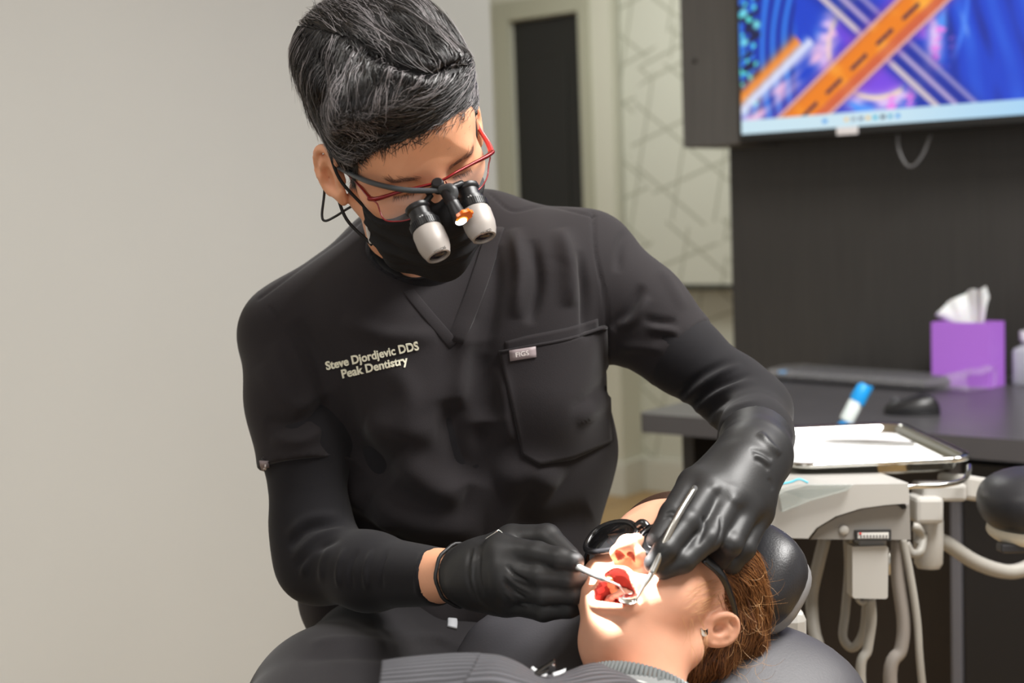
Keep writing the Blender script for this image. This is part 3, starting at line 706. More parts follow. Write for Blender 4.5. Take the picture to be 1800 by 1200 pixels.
def rc(a, b, ra, rb):
    a = np.asarray(a, float); b = np.asarray(b, float); d = b - a; L = d @ d + 1e-12; r = max(ra, rb)
    def fn(x, y, z):
        t = np.clip(((x - a[0]) * d[0] + (y - a[1]) * d[1] + (z - a[2]) * d[2]) / L, 0, 1)
        return np.sqrt((x - a[0] - t * d[0]) ** 2 + (y - a[1] - t * d[1]) ** 2 + (z - a[2] - t * d[2]) ** 2) - (ra + (rb - ra) * t)
    return fn, np.minimum(a, b) - r, np.maximum(a, b) + r
def ell(c, r, R=None):
    c = np.asarray(c, float); r = np.asarray(r, float); R = np.eye(3) if R is None else np.asarray(R, float)
    e = np.sqrt(((R * r[:, None]) ** 2).sum(0))
    def fn(x, y, z):
        q = [(x - c[0]) * R[i, 0] + (y - c[1]) * R[i, 1] + (z - c[2]) * R[i, 2] for i in range(3)]
        k0 = np.sqrt(sum((q[i] / r[i]) ** 2 for i in range(3))); k1 = np.sqrt(sum((q[i] / r[i] ** 2) ** 2 for i in range(3))) + 1e-9
        return k0 * (k0 - 1) / k1
    return fn, c - e, c + e
def ecap(a, b, wa, wb, wdir):
    """capsule with elliptical section: wa, wb = (half width along wdir, half thickness)"""
    a = np.asarray(a, float); b = np.asarray(b, float); d = b - a; L = np.linalg.norm(d); d = d / L
    u = np.asarray(wdir, float); u = u - d * (u @ d); u /= np.linalg.norm(u); w = np.cross(d, u); m = max(wa + wb)
    def fn(x, y, z):
        X, Y, Z = x - a[0], y - a[1], z - a[2]
        s = X * d[0] + Y * d[1] + Z * d[2]; t = np.clip(s / L, 0, 1)
        ru = wa[0] + (wb[0] - wa[0]) * t; rw = wa[1] + (wb[1] - wa[1]) * t
        p = (X * u[0] + Y * u[1] + Z * u[2]); q = (X * w[0] + Y * w[1] + Z * w[2]); e = s - t * L
        k0 = np.sqrt((p / ru) ** 2 + (q / rw) ** 2 + (e / rw) ** 2); k1 = np.sqrt((p / ru ** 2) ** 2 + (q / rw ** 2) ** 2 + (e / rw ** 2) ** 2) + 1e-9
        return k0 * (k0 - 1) / k1
    return fn, np.minimum(a, b) - m, np.maximum(a, b) + m
def half(pr, p0, n):
    """keep the side of the plane (p0, n) that n points away from"""
    fn, lo, hi = pr; n = np.asarray(n, float); n = n / np.linalg.norm(n); p0 = np.asarray(p0, float)
    return (lambda x, y, z: np.maximum(fn(x, y, z), (x - p0[0]) * n[0] + (y - p0[1]) * n[1] + (z - p0[2]) * n[2])), lo, hi
def rboxp(c, hs, r, R=None):
    c = np.asarray(c, float); R = np.eye(3) if R is None else np.asarray(R, float); hs = np.asarray(hs, float)
    e = np.abs(R * hs[:, None]).sum(0)
    def fn(x, y, z):
        q = [np.abs((x - c[0]) * R[i, 0] + (y - c[1]) * R[i, 1] + (z - c[2]) * R[i, 2]) - hs[i] + r for i in range(3)]
        return np.sqrt(sum(np.maximum(v, 0) ** 2 for v in q)) + np.minimum(np.maximum(np.maximum(q[0], q[1]), q[2]), 0) - r
    return fn, c - e, c + e
def chain(F, pts, k, kk=.004):
    """pts: (px, py, depth, radius) joints of a limb"""
    w = [P(*q[:3]) for q in pts]
    for i in range(len(w) - 1): F.add(rc(w[i], w[i + 1], pts[i][3], pts[i + 1][3]), k if i == 0 else kk)

# pixel-measured folds turned into real relief on a cloth surface
def seg_dist(px, py, pl):
    pl = np.asarray(pl, float); best = np.full(len(px), 1e9); tt = np.zeros(len(px)); n = len(pl) - 1
    for i in range(n):
        a, b = pl[i], pl[i + 1]; d = b - a; L = d @ d + 1e-9
        t = np.clip(((px - a[0]) * d[0] + (py - a[1]) * d[1]) / L, 0, 1)
        q = np.hypot(px - a[0] - t * d[0], py - a[1] - t * d[1]); m = q < best
        best = np.where(m, q, best); tt = np.where(m, (i + t) / n, tt)
    return best, tt
def folds(V, F, lst):
    N = vnorm(V, F); pp = proj(V); view = CAM - V; view /= np.linalg.norm(view, axis=1)[:, None]
    face = np.clip((N * view).sum(1) * 1.6 + .15, 0, 1); dsp = np.zeros(len(V))
    for pl, w, amp, *ends in lst:
        pl_ = cr(np.array(pl, float), 5) if len(pl) > 2 else np.array(pl, float)
        box = (pp[:, 0] > pl_[:, 0].min() - 3 * w) & (pp[:, 0] < pl_[:, 0].max() + 3 * w) & (pp[:, 1] > pl_[:, 1].min() - 3 * w) & (pp[:, 1] < pl_[:, 1].max() + 3 * w)
        ii = np.nonzero(box)[0]
        d, t = seg_dist(pp[ii, 0], pp[ii, 1], pl_)
        e = ends[0] if ends else .3
        fade = np.clip(np.minimum(t, 1 - t) / e, 0, 1) if e else 1.0
        dsp[ii] += amp * np.exp(-(d / w) ** 2) * (fade * (2 - fade) if e else 1.0)
    return V + N * (dsp * face)[:, None]
def bvh_of(V, F): return BVHTree.FromPolygons([tuple(v) for v in V], [tuple(map(int, f)) for f in F])
def hit(b, px, py):
    r = ray(px, py); r = r / np.linalg.norm(r); l, n, i, d = b.ray_cast(Vector(CAM), Vector(r))
    if l is None: return None, None
    return np.array(l), np.array(n)
def smooth_hits(pts):
    return pts
def strip_on(b, pl, width, th, n=6, lift=0.0, taper=False):
    """flat raised strip following a pixel path on a surface"""
    q = cr(np.array(pl, float), n); pp = []; nn = []
    for x, y in q:
        l, m = hit(b, x, y)
        if l is None: continue
        pp.append(l); nn.append(m)
    pp = np.array(pp); nn = np.array(nn)
    for _ in range(3):
        nn[1:-1] = (nn[:-2] + nn[1:-1] * 2 + nn[2:]) / 4; pp[1:-1] = (pp[:-2] + pp[1:-1] * 2 + pp[2:]) / 4
    nn /= np.linalg.norm(nn, axis=1)[:, None]
    T = np.gradient(pp, axis=0); T /= np.linalg.norm(T, axis=1)[:, None]; B = np.cross(T, nn); B /= np.linalg.norm(B, axis=1)[:, None]
    L = []
    for i in range(len(pp)):
        w = width / 2 * (1 if not taper else .3 + .7 * math.sin(math.pi * i / (len(pp) - 1)))
        L.append(np.array([pp[i] - B[i] * w - nn[i] * .002, pp[i] - B[i] * w * .96 + nn[i] * (th * .7 + lift), pp[i] - B[i] * w * .8 + nn[i] * (th + lift), pp[i] + B[i] * w * .8 + nn[i] * (th + lift), pp[i] + B[i] * w * .96 + nn[i] * (th * .7 + lift), pp[i] + B[i] * w - nn[i] * .002]))
    return stack(L)
def patch_on(b, top, bot, th, nu=24, nv=20):
    """cloth patch between two pixel curves laid on a surface"""
    top = np.array(top, float); bot = np.array(bot, float)
    def at(c, t):
        L = np.r_[0, np.cumsum(np.hypot(*np.diff(c, axis=0).T))]; L /= L[-1]; return np.array([np.interp(t, L, c[:, 0]), np.interp(t, L, c[:, 1])])
    G = np.zeros((nu + 1, nv + 1, 3)); NN = np.zeros_like(G)
    for i in range(nu + 1):
        for j in range(nv + 1):
            q = at(top, i / nu) * (1 - j / nv) + at(bot, i / nu) * j / nv; l, m = hit(b, *q)
            if l is None: l, m = G[i - 1, j] if i else G[i, j - 1], NN[i - 1, j] if i else NN[i, j - 1]
            G[i, j] = l; NN[i, j] = m
    for _ in range(2):
        NN[1:-1, 1:-1] = (NN[:-2, 1:-1] + NN[2:, 1:-1] + NN[1:-1, :-2] + NN[1:-1, 2:] + 2 * NN[1:-1, 1:-1]) / 6
    NN /= np.linalg.norm(NN, axis=2)[..., None] + 1e-9
    id_ = np.arange((nu + 1) * (nv + 1)).reshape(nu + 1, nv + 1); k = id_.size
    V = np.concatenate([(G + NN * th).reshape(-1, 3), (G - NN * .002).reshape(-1, 3)])
    q = np.stack([id_[:-1, :-1], id_[:-1, 1:], id_[1:, 1:], id_[1:, :-1]], -1).reshape(-1, 4)
    rim = np.concatenate([id_[:, 0], id_[-1, 1:], id_[-2::-1, -1], id_[0, -2:0:-1]]); r2 = np.roll(rim, -1)
    rq = np.stack([rim, r2, r2 + k, rim + k], 1)
    return V, np.vstack([q, q[:, ::-1] + k, rq])
def text_mesh(txt, bold=.0):
    c = bpy.data.curves.new('t', 'FONT'); c.body = txt; c.size = 1; c.offset = bold; c.extrude = .02; c.resolution_u = 3
    o = bpy.data.objects.new('t', c); COL.objects.link(o); dg = bpy.context.evaluated_depsgraph_get()
    me = bpy.data.meshes.new_from_object(o.evaluated_get(dg)); v = np.array([q.co for q in me.vertices]); f = [tuple(q.vertices) for q in me.polygons]
    bpy.data.objects.remove(o); bpy.data.curves.remove(c); bpy.data.meshes.remove(me); return v, f
def text_on(b, txt, p0, p1, cap, bold=.02, th=.0012, sag=0.0):
    """text whose baseline runs from pixel p0 to p1 with the given cap height, laid on a surface"""
    v, f = text_mesh(txt, bold); w = v[:, 0].max() - v[:, 0].min(); p0 = np.array(p0, float); p1 = np.array(p1, float)
    d = p1 - p0; nrm = np.array([d[1], -d[0]]) / np.linalg.norm(d); out = []
    z1 = v[:, 2].max(); ch = .70
    for x, y, z in v:
        t = (x - v[:, 0].min()) / w; q = p0 + d * t + nrm * (y / ch * cap + sag * math.sin(math.pi * t)); l, m = hit(b, *q)
        out.append(l + m * (th if z > 0 else -.0006))
    return np.array(out), f

# strands of hair laid along a surface
def strands(b, roots, flow, length, nseg, wid, lift=.001, jit=.2, curl=0.0, seed=1, tip=.25, wave=0.0, out=0.0):
    rg = np.random.default_rng(seed); V = []; F = []; n = 0
    for p in roots:
        l, nm, i, d = b.find_nearest(Vector(p))
        if l is None: continue
        L = length * rg.uniform(.6, 1.3) if np.isscalar(length) else rg.uniform(*length); st = L / nseg
        pt = np.array(l); jv = rg.normal(0, jit, 3); lf = lift * rg.uniform(.2, 1.6); ph = rg.uniform(0, 6.28); path = []; ob = rg.exponential(1.0) * out
        for k in range(nseg + 1):
            nmv = np.array(nm); path.append((pt + nmv * (lf + ob * (k / nseg) ** 2), nmv))
            dv = np.asarray(flow(pt)) + jv + wave * math.sin(ph + k * 1.3) * np.cross(nmv, flow(pt)); dv = dv - nmv * (dv @ nmv); dv /= np.linalg.norm(dv) + 1e-9
            q = pt + dv * st; l, nm, i, d = b.find_nearest(Vector(q))
            if l is None: break
            pt = np.array(l)
        m = len(path)
        if m < 3: continue
        w0 = wid * rg.uniform(.6, 1.4)
        for k in range(m):
            q, nmv = path[k]; t = (path[min(k + 1, m - 1)][0] - path[max(k - 1, 0)][0]); t /= np.linalg.norm(t) + 1e-9
            s = np.cross(t, nmv); w = w0 * (1 - (1 - tip) * (k / (m - 1)) ** 2)
            V += [q - s * w, q + nmv * w * .9, q + s * w]
        for k in range(m - 1):
            a = n + 3 * k
            F += [(a, a + 1, a + 4, a + 3), (a + 1, a + 2, a + 5, a + 4), (a + 2, a, a + 3, a + 5)]
        n += 3 * m
    return np.array(V), np.array(F)
def free_strands(paths, wid):
    V = []; F = []; n = 0
    for pts in paths:
        pts = np.asarray(pts); m = len(pts); T = np.gradient(pts, axis=0); T /= np.linalg.norm(T, axis=1)[:, None] + 1e-9
        for k in range(m):
            s = np.cross(T[k], FWD); s /= np.linalg.norm(s) + 1e-9; u = np.cross(s, T[k]); w = wid * (1 - .7 * (k / (m - 1)) ** 2)
            V += [pts[k] - s * w, pts[k] + u * w, pts[k] + s * w]
        for k in range(m - 1):
            a = n + 3 * k
            F += [(a, a + 1, a + 4, a + 3), (a + 1, a + 2, a + 5, a + 4), (a + 2, a, a + 3, a + 5)]
        n += 3 * m
    return np.array(V), np.array(F)
# ================================================================ the dentist
M_SKIN = mat('tan skin', (218, 160, 127), .48, bump=.06, bscale=700, var=.06, vscale=30, sss=.12, spec=.4)
M_SCRUB = mat('black scrub cloth', (35, 32, 34), .85, bump=.12, bscale=900, spec=.2, sheen=.08)
M_UNDER = mat('black jersey', (25, 24, 27), .85, bump=.12, bscale=1400, spec=.2, sheen=.08)
M_PANTS = mat('black trouser cloth', (30, 28, 30), .85, bump=.12, bscale=900, spec=.2, sheen=.08)
M_GLOVE = mat('black nitrile', (34, 34, 35), .47, bump=.05, bscale=600, spec=.5)
M_MASKB = mat('black mask fabric', (24, 24, 26), .8, bump=.25, bscale=1500, spec=.3)

def frame(e, f):
    e = C2W(*e); f = C2W(*f); f = f / np.linalg.norm(f); e = e - f * (e @ f); e /= np.linalg.norm(e); u = np.cross(f, e)
    u = np.cross(e, f) if np.dot(np.cross(e, f), UP) > 0 else -np.cross(e, f)
    return np.array([e, f, u])
HR = frame((.90, .36, -.24), (.424, -.62, .66))          # rows: ear axis (his left), forward, up
HS = .9276
HM = P(712, 262, 1.41)                                   # midpoint between the ears
def H(x, y, z): return HM + HS * (np.array([x, y, z]) @ HR)
def toL(w): return ((np.asarray(w) - HM) @ HR.T) / HS

def ear(F, s, c, sc=1.0, flare=.45, tilt=.2):
    """outer ear on the side s: plate, rim, hollow, lobe"""
    def E(a, b, o):                                      # a back, b up, o outward, in ear coordinates
        a2 = a * math.cos(tilt) - b * math.sin(tilt) * -1; b2 = b * math.cos(tilt) - a * math.sin(tilt)
        oo = o + max(-.012, a) * flare
        return np.array([c[0] + s * oo * sc, c[1] - a2 * sc, c[2] + b2 * sc])
    rim = []
    for t in np.linspace(-2.3, 2.55, 20):
        rr = 1.0 if t > -1.2 else .86
        rim.append(E(-.002 + .019 * math.cos(t) * rr, .003 + .030 * math.sin(t) * rr, .012))
    ct, sn = math.cos(tilt), math.sin(tilt)
    F.add(ell(E(.002, .002, .006), (.0055 * sc, .019 * sc, .029 * sc), np.array([[1, 0, 0], [0, -ct, -sn], [0, -sn, ct]])), .004)
    for i in range(len(rim) - 1): F.add(rc(rim[i], rim[i + 1], .0042 * sc, .0042 * sc), .003)
    an = [E(.006, -.016, .012), E(.010, -.004, .013), E(.008, .010, .013), E(.004, .018, .012)]
    for i in range(3): F.add(rc(an[i], an[i + 1], .0036 * sc, .0036 * sc), .004)
    F.cut(ell(E(.0, -.003, .016), (.008 * sc, .0085 * sc, .0125 * sc)), .004)
    F.cut(ell(E(.011, .014, .019), (.0045 * sc, .004 * sc, .012 * sc)), .004)
    F.add(ell(E(-.004, -.028, .009), (.0055 * sc, .009 * sc, .009 * sc)), .006)
    F.add(rc(E(-.011, -.006, .008), E(-.011, .002, .008), .0042 * sc, .004 * sc), .004)

hF = Field((-.115, -.15, -.175), (.115, .155, .17), .002)
hF.add(ell((0, -.012, .045), (.0745, .096, .088)))
hF.add(ell((0, .040, .052), (.060, .050, .052)), .03)
hF.add(ell((0, .042, -.02), (.060, .050, .066)), .03)
hF.add(rc((-.034, .079, .036), (.034, .079, .036), .010, .010), .018)
for s in (-1, 1):
    hF.add(ell((s * .046, .048, -.004), (.020, .026, .018)), .02)
    hF.add(rc((s * .054, -.002, -.045), (s * .034, .05, -.088), .018, .016), .025)
    hF.add(rc((s * .034, .05, -.088), (0, .072, -.098), .016, .018), .02)
    hF.cut(ell((s * .033, .094, .018), (.019, .016, .0125)), .012)
    hF.add(ell((s * .032, .071, .0175), (.0145, .0135, .0125)), .004)          # lids
hF.add(rc((0, .087, .024), (0, .110, -.014), .0085, .0115), .012)
for s in (-1, 1): hF.add(ell((s * .0125, .100, -.019), (.009, .010, .008)), .007)
hF.add(ell((0, .072, -.055), (.030, .020, .026)), .02)
FACE = hF.D.copy()
NB = toL(P(748, 470, 1.64))
hF.add(rc((0, -.035, -.03), NB, .056, .062), .02)
ear(hF, -1, (-.071, -.012, -.009), 1.0); ear(hF, 1, (.076, -.012, .002), 1.0)
hv, hf = hF.mesh(2); hf = hf[:, ::-1]              # the head frame is left-handed
head_w = HM + HS * (hv @ HR)
bvh_head = bvh_of(head_w, hf)

# torso and arms (joints measured in the photograph, depth in metres)
SH_R = (520, 590, 1.62); EL_R = (553, 985, 1.56); SH_L = (1030, 468, 1.66); EL_L = (1322, 716, 1.575)
WD = P(1030, 460, 1.66) - P(520, 590, 1.62)
def torso(F, g=0.0):
    F.add(ecap(P(800, 585, 1.655), P(828, 800, 1.675), (.168 - g, .108 - g), (.164 - g, .108 - g), WD))
    F.add(ecap(P(828, 800, 1.675), P(822, 1000, 1.70), (.162 - g, .110 - g), (.150 - g, .115 - g), WD * .6 + RIGHT * .2), .05)
    F.add(rc(P(700, 455, 1.665), P(512, 588, 1.635), .058 - g, .056 - g), .03)
    F.add(rc(P(700, 455, 1.665), P(850, 430, 1.675), .060 - g, .060 - g), .03)
    F.add(rc(P(850, 430, 1.675), P(1028, 460, 1.665), .056 - g, .056 - g), .03)
    F.add(rc(P(640, 560, 1.60), P(720, 700, 1.59), .06 - g, .055 - g), .06)
    F.add(rc(P(960, 500, 1.62), P(940, 690, 1.60), .06 - g, .055 - g), .06)
def arm_r(F, g=0.0, k=.03):
    chain(F, [(520, 588, 1.625, .056 - g), (532, 770, 1.585, .047 - g), (548, 930, 1.565, .044 - g), (560, 985, 1.555, .046 - g), (650, 1004, 1.495, .0405 - g), (765, 1013, 1.42, .0315 - g)], k, .02)
def arm_l(F, g=0.0, k=.03):
    chain(F, [(1030, 466, 1.66, .054 - g), (1120, 548, 1.64, .050 - g), (1199, 622, 1.615, .0445 - g), (1290, 690, 1.59, .0405 - g), (1326, 722, 1.565, .040 - g), (1329, 765, 1.47, .037 - g), (1327, 798, 1.40, .0335 - g)], k, .02)

dent = root('person', 'person in black scrubs, mask and loupes leaning over the reclined patient', 'person', (P(700, 1150, 1.68)[0], P(700, 1150, 1.68)[1], 0))
bF = Field(P(440, 1400, 1.55) * [1, 0, 1] + [-.02, 1.2, -.05], P(1400, 380, 1.6) * [1, 0, 1] + [.08, 1.9, .06], .005)
torso(bF, .016); arm_r(bF, .007); arm_l(bF, .007)
chain(bF, [(700, 1012, 1.46, .027), (835, 1010, 1.375, .0265)], .01)
bF.add(ell(P(800, 1090, 1.71), (.12, .08, .07)), .05)
chain(bF, [(700, 1150, 1.67, .07), (470, 1360, 1.26, .055)], .05); chain(bF, [(850, 1175, 1.69, .07), (850, 1540, 1.37, .055)], .05)
bv, bf = bF.mesh(2)
mesh('body', np.vstack([head_w, bv]), np.vstack([hf, bf + len(head_w)]), M_SKIN, dent, label='tan skin of head, neck and wrist')

# ---- undershirt: long sleeves and collar
uF = Field(P(430, 1100, 1.6) * [1, 0, 1] + [-.03, 1.25, 0], P(1400, 360, 1.6) * [1, 0, 1] + [.08, 1.85, .08], .0032)
torso(uF, .010)
arm_r(uF, .002); arm_l(uF, .002)
uF.add(rc(P(745, 480, 1.63), P(740, 432, 1.595), .066, .060), .02)
uF.cut(rc(P(732, 402, 1.565), P(712, 320, 1.48), .0565, .075))
wr = P(774, 1013, 1.413); wd_ = P(835, 1010, 1.375) - P(700, 1012, 1.46)
uF.cut((lambda x, y, z: -((x - wr[0]) * wd_[0] + (y - wr[1]) * wd_[1] + (z - wr[2]) * wd_[2]) / np.linalg.norm(wd_), wr - .06, wr + .06))
uv, uf = uF.mesh(2)
uv = folds(uv, uf, [  # his right elbow and forearm
    ([(505, 945), (540, 912), (600, 905)], 9, .004), ([(508, 965), (540, 932), (605, 918)], 6, -.004), ([(512, 985), (555, 945), (612, 930)], 7, .0035), ([(520, 1000), (560, 965), (600, 945)], 5, -.003),
    ([(530, 1015), (540, 985), (565, 960)], 5, .003), ([(565, 1025), (566, 990), (580, 960)], 5, .0025), ([(596, 1035), (594, 1000), (606, 962)], 4, .0025), ([(645, 1040), (642, 1000), (656, 965)], 4, .0025), ([(672, 1035), (670, 1005), (682, 965)], 3, -.002),
    ([(735, 1050), (733, 1010), (742, 968)], 3.5, .0022), ([(620, 1038), (616, 1000), (630, 965)], 4, -.002),
    # his left sleeve, bunched above the glove
    ([(1170, 720), (1225, 665), (1290, 628)], 6, -.004), ([(1180, 725), (1240, 672), (1305, 640)], 6, .005), ([(1190, 735), (1250, 685), (1320, 655)], 5, -.004), ([(1200, 745), (1258, 695), (1330, 668)], 6, .004),
    ([(1215, 770), (1262, 712), (1335, 690)], 5, -.0035), ([(1225, 780), (1270, 725), (1345, 702)], 6, .0035), ([(1238, 785), (1282, 738), (1360, 722)], 4, -.003), ([(1246, 790), (1290, 748), (1365, 735)], 5, .003), ([(1254, 794), (1300, 752), (1372, 748)], 4, -.003)])
mesh('undershirt', uv, uf, M_UNDER, dent)

# ---- scrub top
sF = Field(P(430, 1120, 1.6) * [1, 0, 1] + [-.03, 1.35, -.05], P(1260, 340, 1.6) * [1, 0, 1] + [.06, 1.9, .08], .0032)
torso(sF, 0)
hr = P(532, 818, 1.575); hl = P(1197, 625, 1.615)
dr_ = P(545, 930, 1.565) - P(524, 640, 1.61); dl_ = P(1290, 690, 1.59) - P(1120, 548, 1.64)
for a, b in (((520, 590, 1.625, .058), (528, 700, 1.60, .056)), ((528, 700, 1.60, .056), (533, 850, 1.57, .0485))): sF.add(half(rc(P(*a[:3]), P(*b[:3]), a[3], b[3]), hr, dr_), .03)
for a, b in (((1030, 466, 1.66, .056), (1120, 548, 1.64, .0535)), ((1120, 548, 1.64, .0535), (1225, 645, 1.61, .048))): sF.add(half(rc(P(*a[:3]), P(*b[:3]), a[3], b[3]), hl, dl_), .03)
sF.add(rc(P(650, 1040, 1.68), P(900, 1035, 1.69), .085, .085), .05)
sF.add(rc(P(600, 1062, 1.63), P(760, 1090, 1.60), .018, .02), .03)
# neck opening and the V
sF.cut(rc(P(736, 418, 1.585), P(720, 325, 1.52), .058, .085), .006)
def vcut(x, y, z):
    w = np.stack(np.broadcast_arrays(x, y, z), -1).reshape(-1, 3); q = proj(w)
    tri = np.maximum.reduce([(q[:, 0] - 800) * .80 + (q[:, 1] - 592) * -.0 + (q[:, 1] - 592) * .36 - 0, -(q[:, 0] - 800) * .82 + (q[:, 1] - 592) * .57, 420 - q[:, 1]])
    return np.maximum(tri / 1560, q[:, 2] - 1.585).reshape(np.broadcast(x, y, z).shape)
sF.cut((vcut, P(690, 610, 1.62), P(880, 400, 1.44)))
sv, sf_ = sF.mesh(2)
sv = folds(sv, sf_, [
    # right chest and pocket side
    ([(905, 400), (915, 480), (905, 560)], 12, 0.0090), ([(935, 420), (945, 500), (930, 570)], 10, -0.0090), ([(985, 400), (1000, 470), (1000, 540)], 14, 0.0090), ([(1018, 440), (1028, 520), (1030, 600)], 8, -0.0075),
    ([(870, 430), (868, 520), (850, 620)], 14, -0.0090), ([(840, 600), (850, 680), (860, 740)], 26, -0.0105), ([(880, 640), (890, 730), (900, 780)], 12, 0.0060), ([(820, 560), (815, 640), (800, 720)], 18, 0.0090),
    ([(790, 700), (800, 780), (815, 850)], 24, -0.0120), ([(845, 740), (850, 800), (835, 850)], 22, -0.0090), ([(700, 800), (760, 850), (820, 870)], 30, 0.0150), ([(870, 850), (930, 830), (980, 860)], 30, 0.0120), ([(640, 740), (700, 760), (770, 760)], 24, 0.0075),
    ([(600, 560), (680, 590), (770, 590)], 16, 0.0060), ([(560, 700), (620, 790), (690, 850)], 30, -0.0150), ([(690, 640), (720, 700), (700, 760)], 22, 0.0060), ([(650, 880), (740, 920), (850, 930)], 30, 0.0120), ([(900, 900), (960, 930), (1040, 900)], 26, -0.0090), ([(1040, 700), (1075, 690), (1090, 680)], 10, 0.0060), ([(1000, 720), (1040, 690), (1070, 660)], 8, -0.0045), ([(1010, 740), (1050, 715), (1080, 700)], 8, 0.0060),
    ([(620, 880), (680, 950), (760, 985)], 20, -0.0120), ([(590, 830), (640, 900), (700, 940)], 14, 0.0090),
    # his left sleeve
    ([(1075, 580), (1105, 545), (1130, 500)], 9, -.006), ([(1080, 575), (1115, 560), (1140, 520)], 8, .005), ([(1085, 480), (1090, 430), (1105, 400)], 8, -.004), ([(1130, 560), (1160, 566), (1190, 566)], 7, -.0045), ([(1135, 575), (1165, 580), (1195, 585)], 8, .004), ([(1140, 590), (1170, 592), (1190, 600)], 6, -.004), ([(1085, 610), (1130, 610), (1170, 615)], 9, .004), ([(1160, 470), (1180, 500), (1205, 545)], 10, .003),
    # his right sleeve
    ([(520, 560), (560, 640), (585, 740)], 16, -.007), ([(455, 640), (500, 700), (560, 720)], 16, .004), ([(465, 740), (520, 745), (575, 700)], 12, -.005), ([(475, 770), (530, 775), (590, 740)], 12, .005), ([(480, 600), (500, 650), (520, 700)], 14, .003),
    # seams
    ([(455, 525), (530, 470), (600, 420), (632, 390)], 2.2, -.0022, 0), ([(862, 340), (900, 370), (960, 362), (1045, 380)], 2.2, -.0025, 0), ([(1041, 372), (1046, 440), (1062, 520), (1068, 600), (1070, 640)], 2.5, -.003, 0), ([(474, 540), (520, 600), (560, 690), (592, 760)], 2.2, -.0015, 0)])
scrub = mesh('scrub_top', sv, sf_, M_SCRUB, dent)
bvh_s = bvh_of(sv, sf_)
bvh_u = bvh_of(uv, uf)
mesh('neckband', *strip_on(bvh_s, [(681, 462), (718, 512), (756, 558), (798, 606)], .013, .0016), M_SCRUB, scrub)
mesh('neckband', *strip_on(bvh_s, [(872, 400), (850, 470), (825, 540), (800, 600)], .020, .0022), M_SCRUB, scrub)
mesh('sleeve_hem', *strip_on(bvh_s, [(1236, 582), (1205, 610), (1175, 640), (1158, 660)], .016, .0008), M_SCRUB, scrub)
mesh('sleeve_hem', *strip_on(bvh_s, [(460, 812), (500, 822), (550, 820), (592, 808)], .015, .0008), M_SCRUB, scrub)
mesh('pocket', *patch_on(bvh_s, [(888, 600), (925, 590), (1000, 575), (1050, 560)], [(892, 640), (930, 632), (1000, 616), (1052, 598)], .0016, 24, 6), M_SCRUB, scrub)
pk = mesh('pocket', *patch_on(bvh_s, [(878, 618), (930, 608), (1000, 594), (1064, 572)], [(918, 800), (947, 818), (1005, 806), (1072, 776)], .0034, 28, 24), M_SCRUB, scrub)
mesh('pocket_edge', *strip_on(bvh_s, [(878, 619), (930, 609), (1000, 595), (1063, 573)], .0035, .0048), M_SCRUB, scrub)
tg = mesh('brand_tag', *patch_on(bvh_s, [(896, 616), (941, 609)], [(898, 635), (942, 628)], .0052, 4, 3), mat('grey woven tag', (138, 126, 128), .6), scrub)
mesh('tag_lettering', *text_on(bvh_s, 'FIGS', (908, 628), (930, 624), 8, .01, .0058), mat('pale thread', (214, 208, 206), .6), scrub)
st_ = mesh('sleeve_tag', *patch_on(bvh_s, [(459, 809), (473, 810)], [(460, 829), (474, 830)], .0025, 3, 3), mat('grey woven tag', (138, 126, 128), .6), scrub)
mesh('tag_mark', *join([strip_on(bvh_s, [(463, 819.5), (467, 819.8), (471, 820)], .0016, .0033), strip_on(bvh_s, [(467, 815), (467, 819), (467, 824)], .0016, .0034)]), mat('pale thread', (214, 208, 206), .6), scrub)
M_THREAD = mat('cream embroidery thread', (228, 226, 205), .6, bump=.3, bscale=2500)
mesh('embroidered_lettering', *text_on(bvh_s, 'Steve Djordjevic DDS', (575, 650), (737, 614), 14.5, .027, .0013, .5), M_THREAD, scrub, smooth=False)
mesh('embroidered_lettering', *text_on(bvh_s, 'Peak Dentistry', (603, 664), (718, 639), 14.5, .027, .0013, .5), M_THREAD, scrub, smooth=False)

# ---- trousers
tF = Field(P(420, 1400, 1.4) * [1, 0, 1] + [-.15, 1.0, -.25], P(1100, 1040, 1.7) * [1, 0, 1] + [.05, 1.88, .05], .005)
tF.add(ell(P(790, 1120, 1.70), (.165, .125, .085)))
tF.add(rc(P(700, 1150, 1.66), P(585, 1255, 1.45), .088, .082), .05); tF.add(rc(P(585, 1255, 1.45), P(455, 1400, 1.22), .082, .068), .03)
tF.add(rc(P(850, 1175, 1.68), P(850, 1540, 1.36), .085, .068), .05)
kn = P(455, 1400, 1.22); tF.add(rc(kn, (kn[0] - .02, kn[1] + .05, .30), .066, .05), .03)
kn2 = P(850, 1540, 1.36); tF.add(rc(kn2, (kn2[0], kn2[1] + .05, .30), .066, .05), .03)
tv_, tf_ = tF.mesh(2)
tv_ = folds(tv_, tf_, [([(540, 1130), (620, 1125), (740, 1140)], 8, .004), ([(520, 1160), (620, 1150), (760, 1165)], 9, -.004), ([(560, 1090), (640, 1100), (720, 1095)], 8, -.004), ([(700, 1130), (740, 1120), (790, 1125)], 9, .005)])
mesh('trousers', tv_, tf_, M_PANTS, dent)
mesh('hem_tag', *strip_on(bvh_of(tv_, tf_), [(794, 1085), (795, 1094), (794, 1104)], .0115, .003), mat('grey woven label', (150, 152, 156), .6), dent)
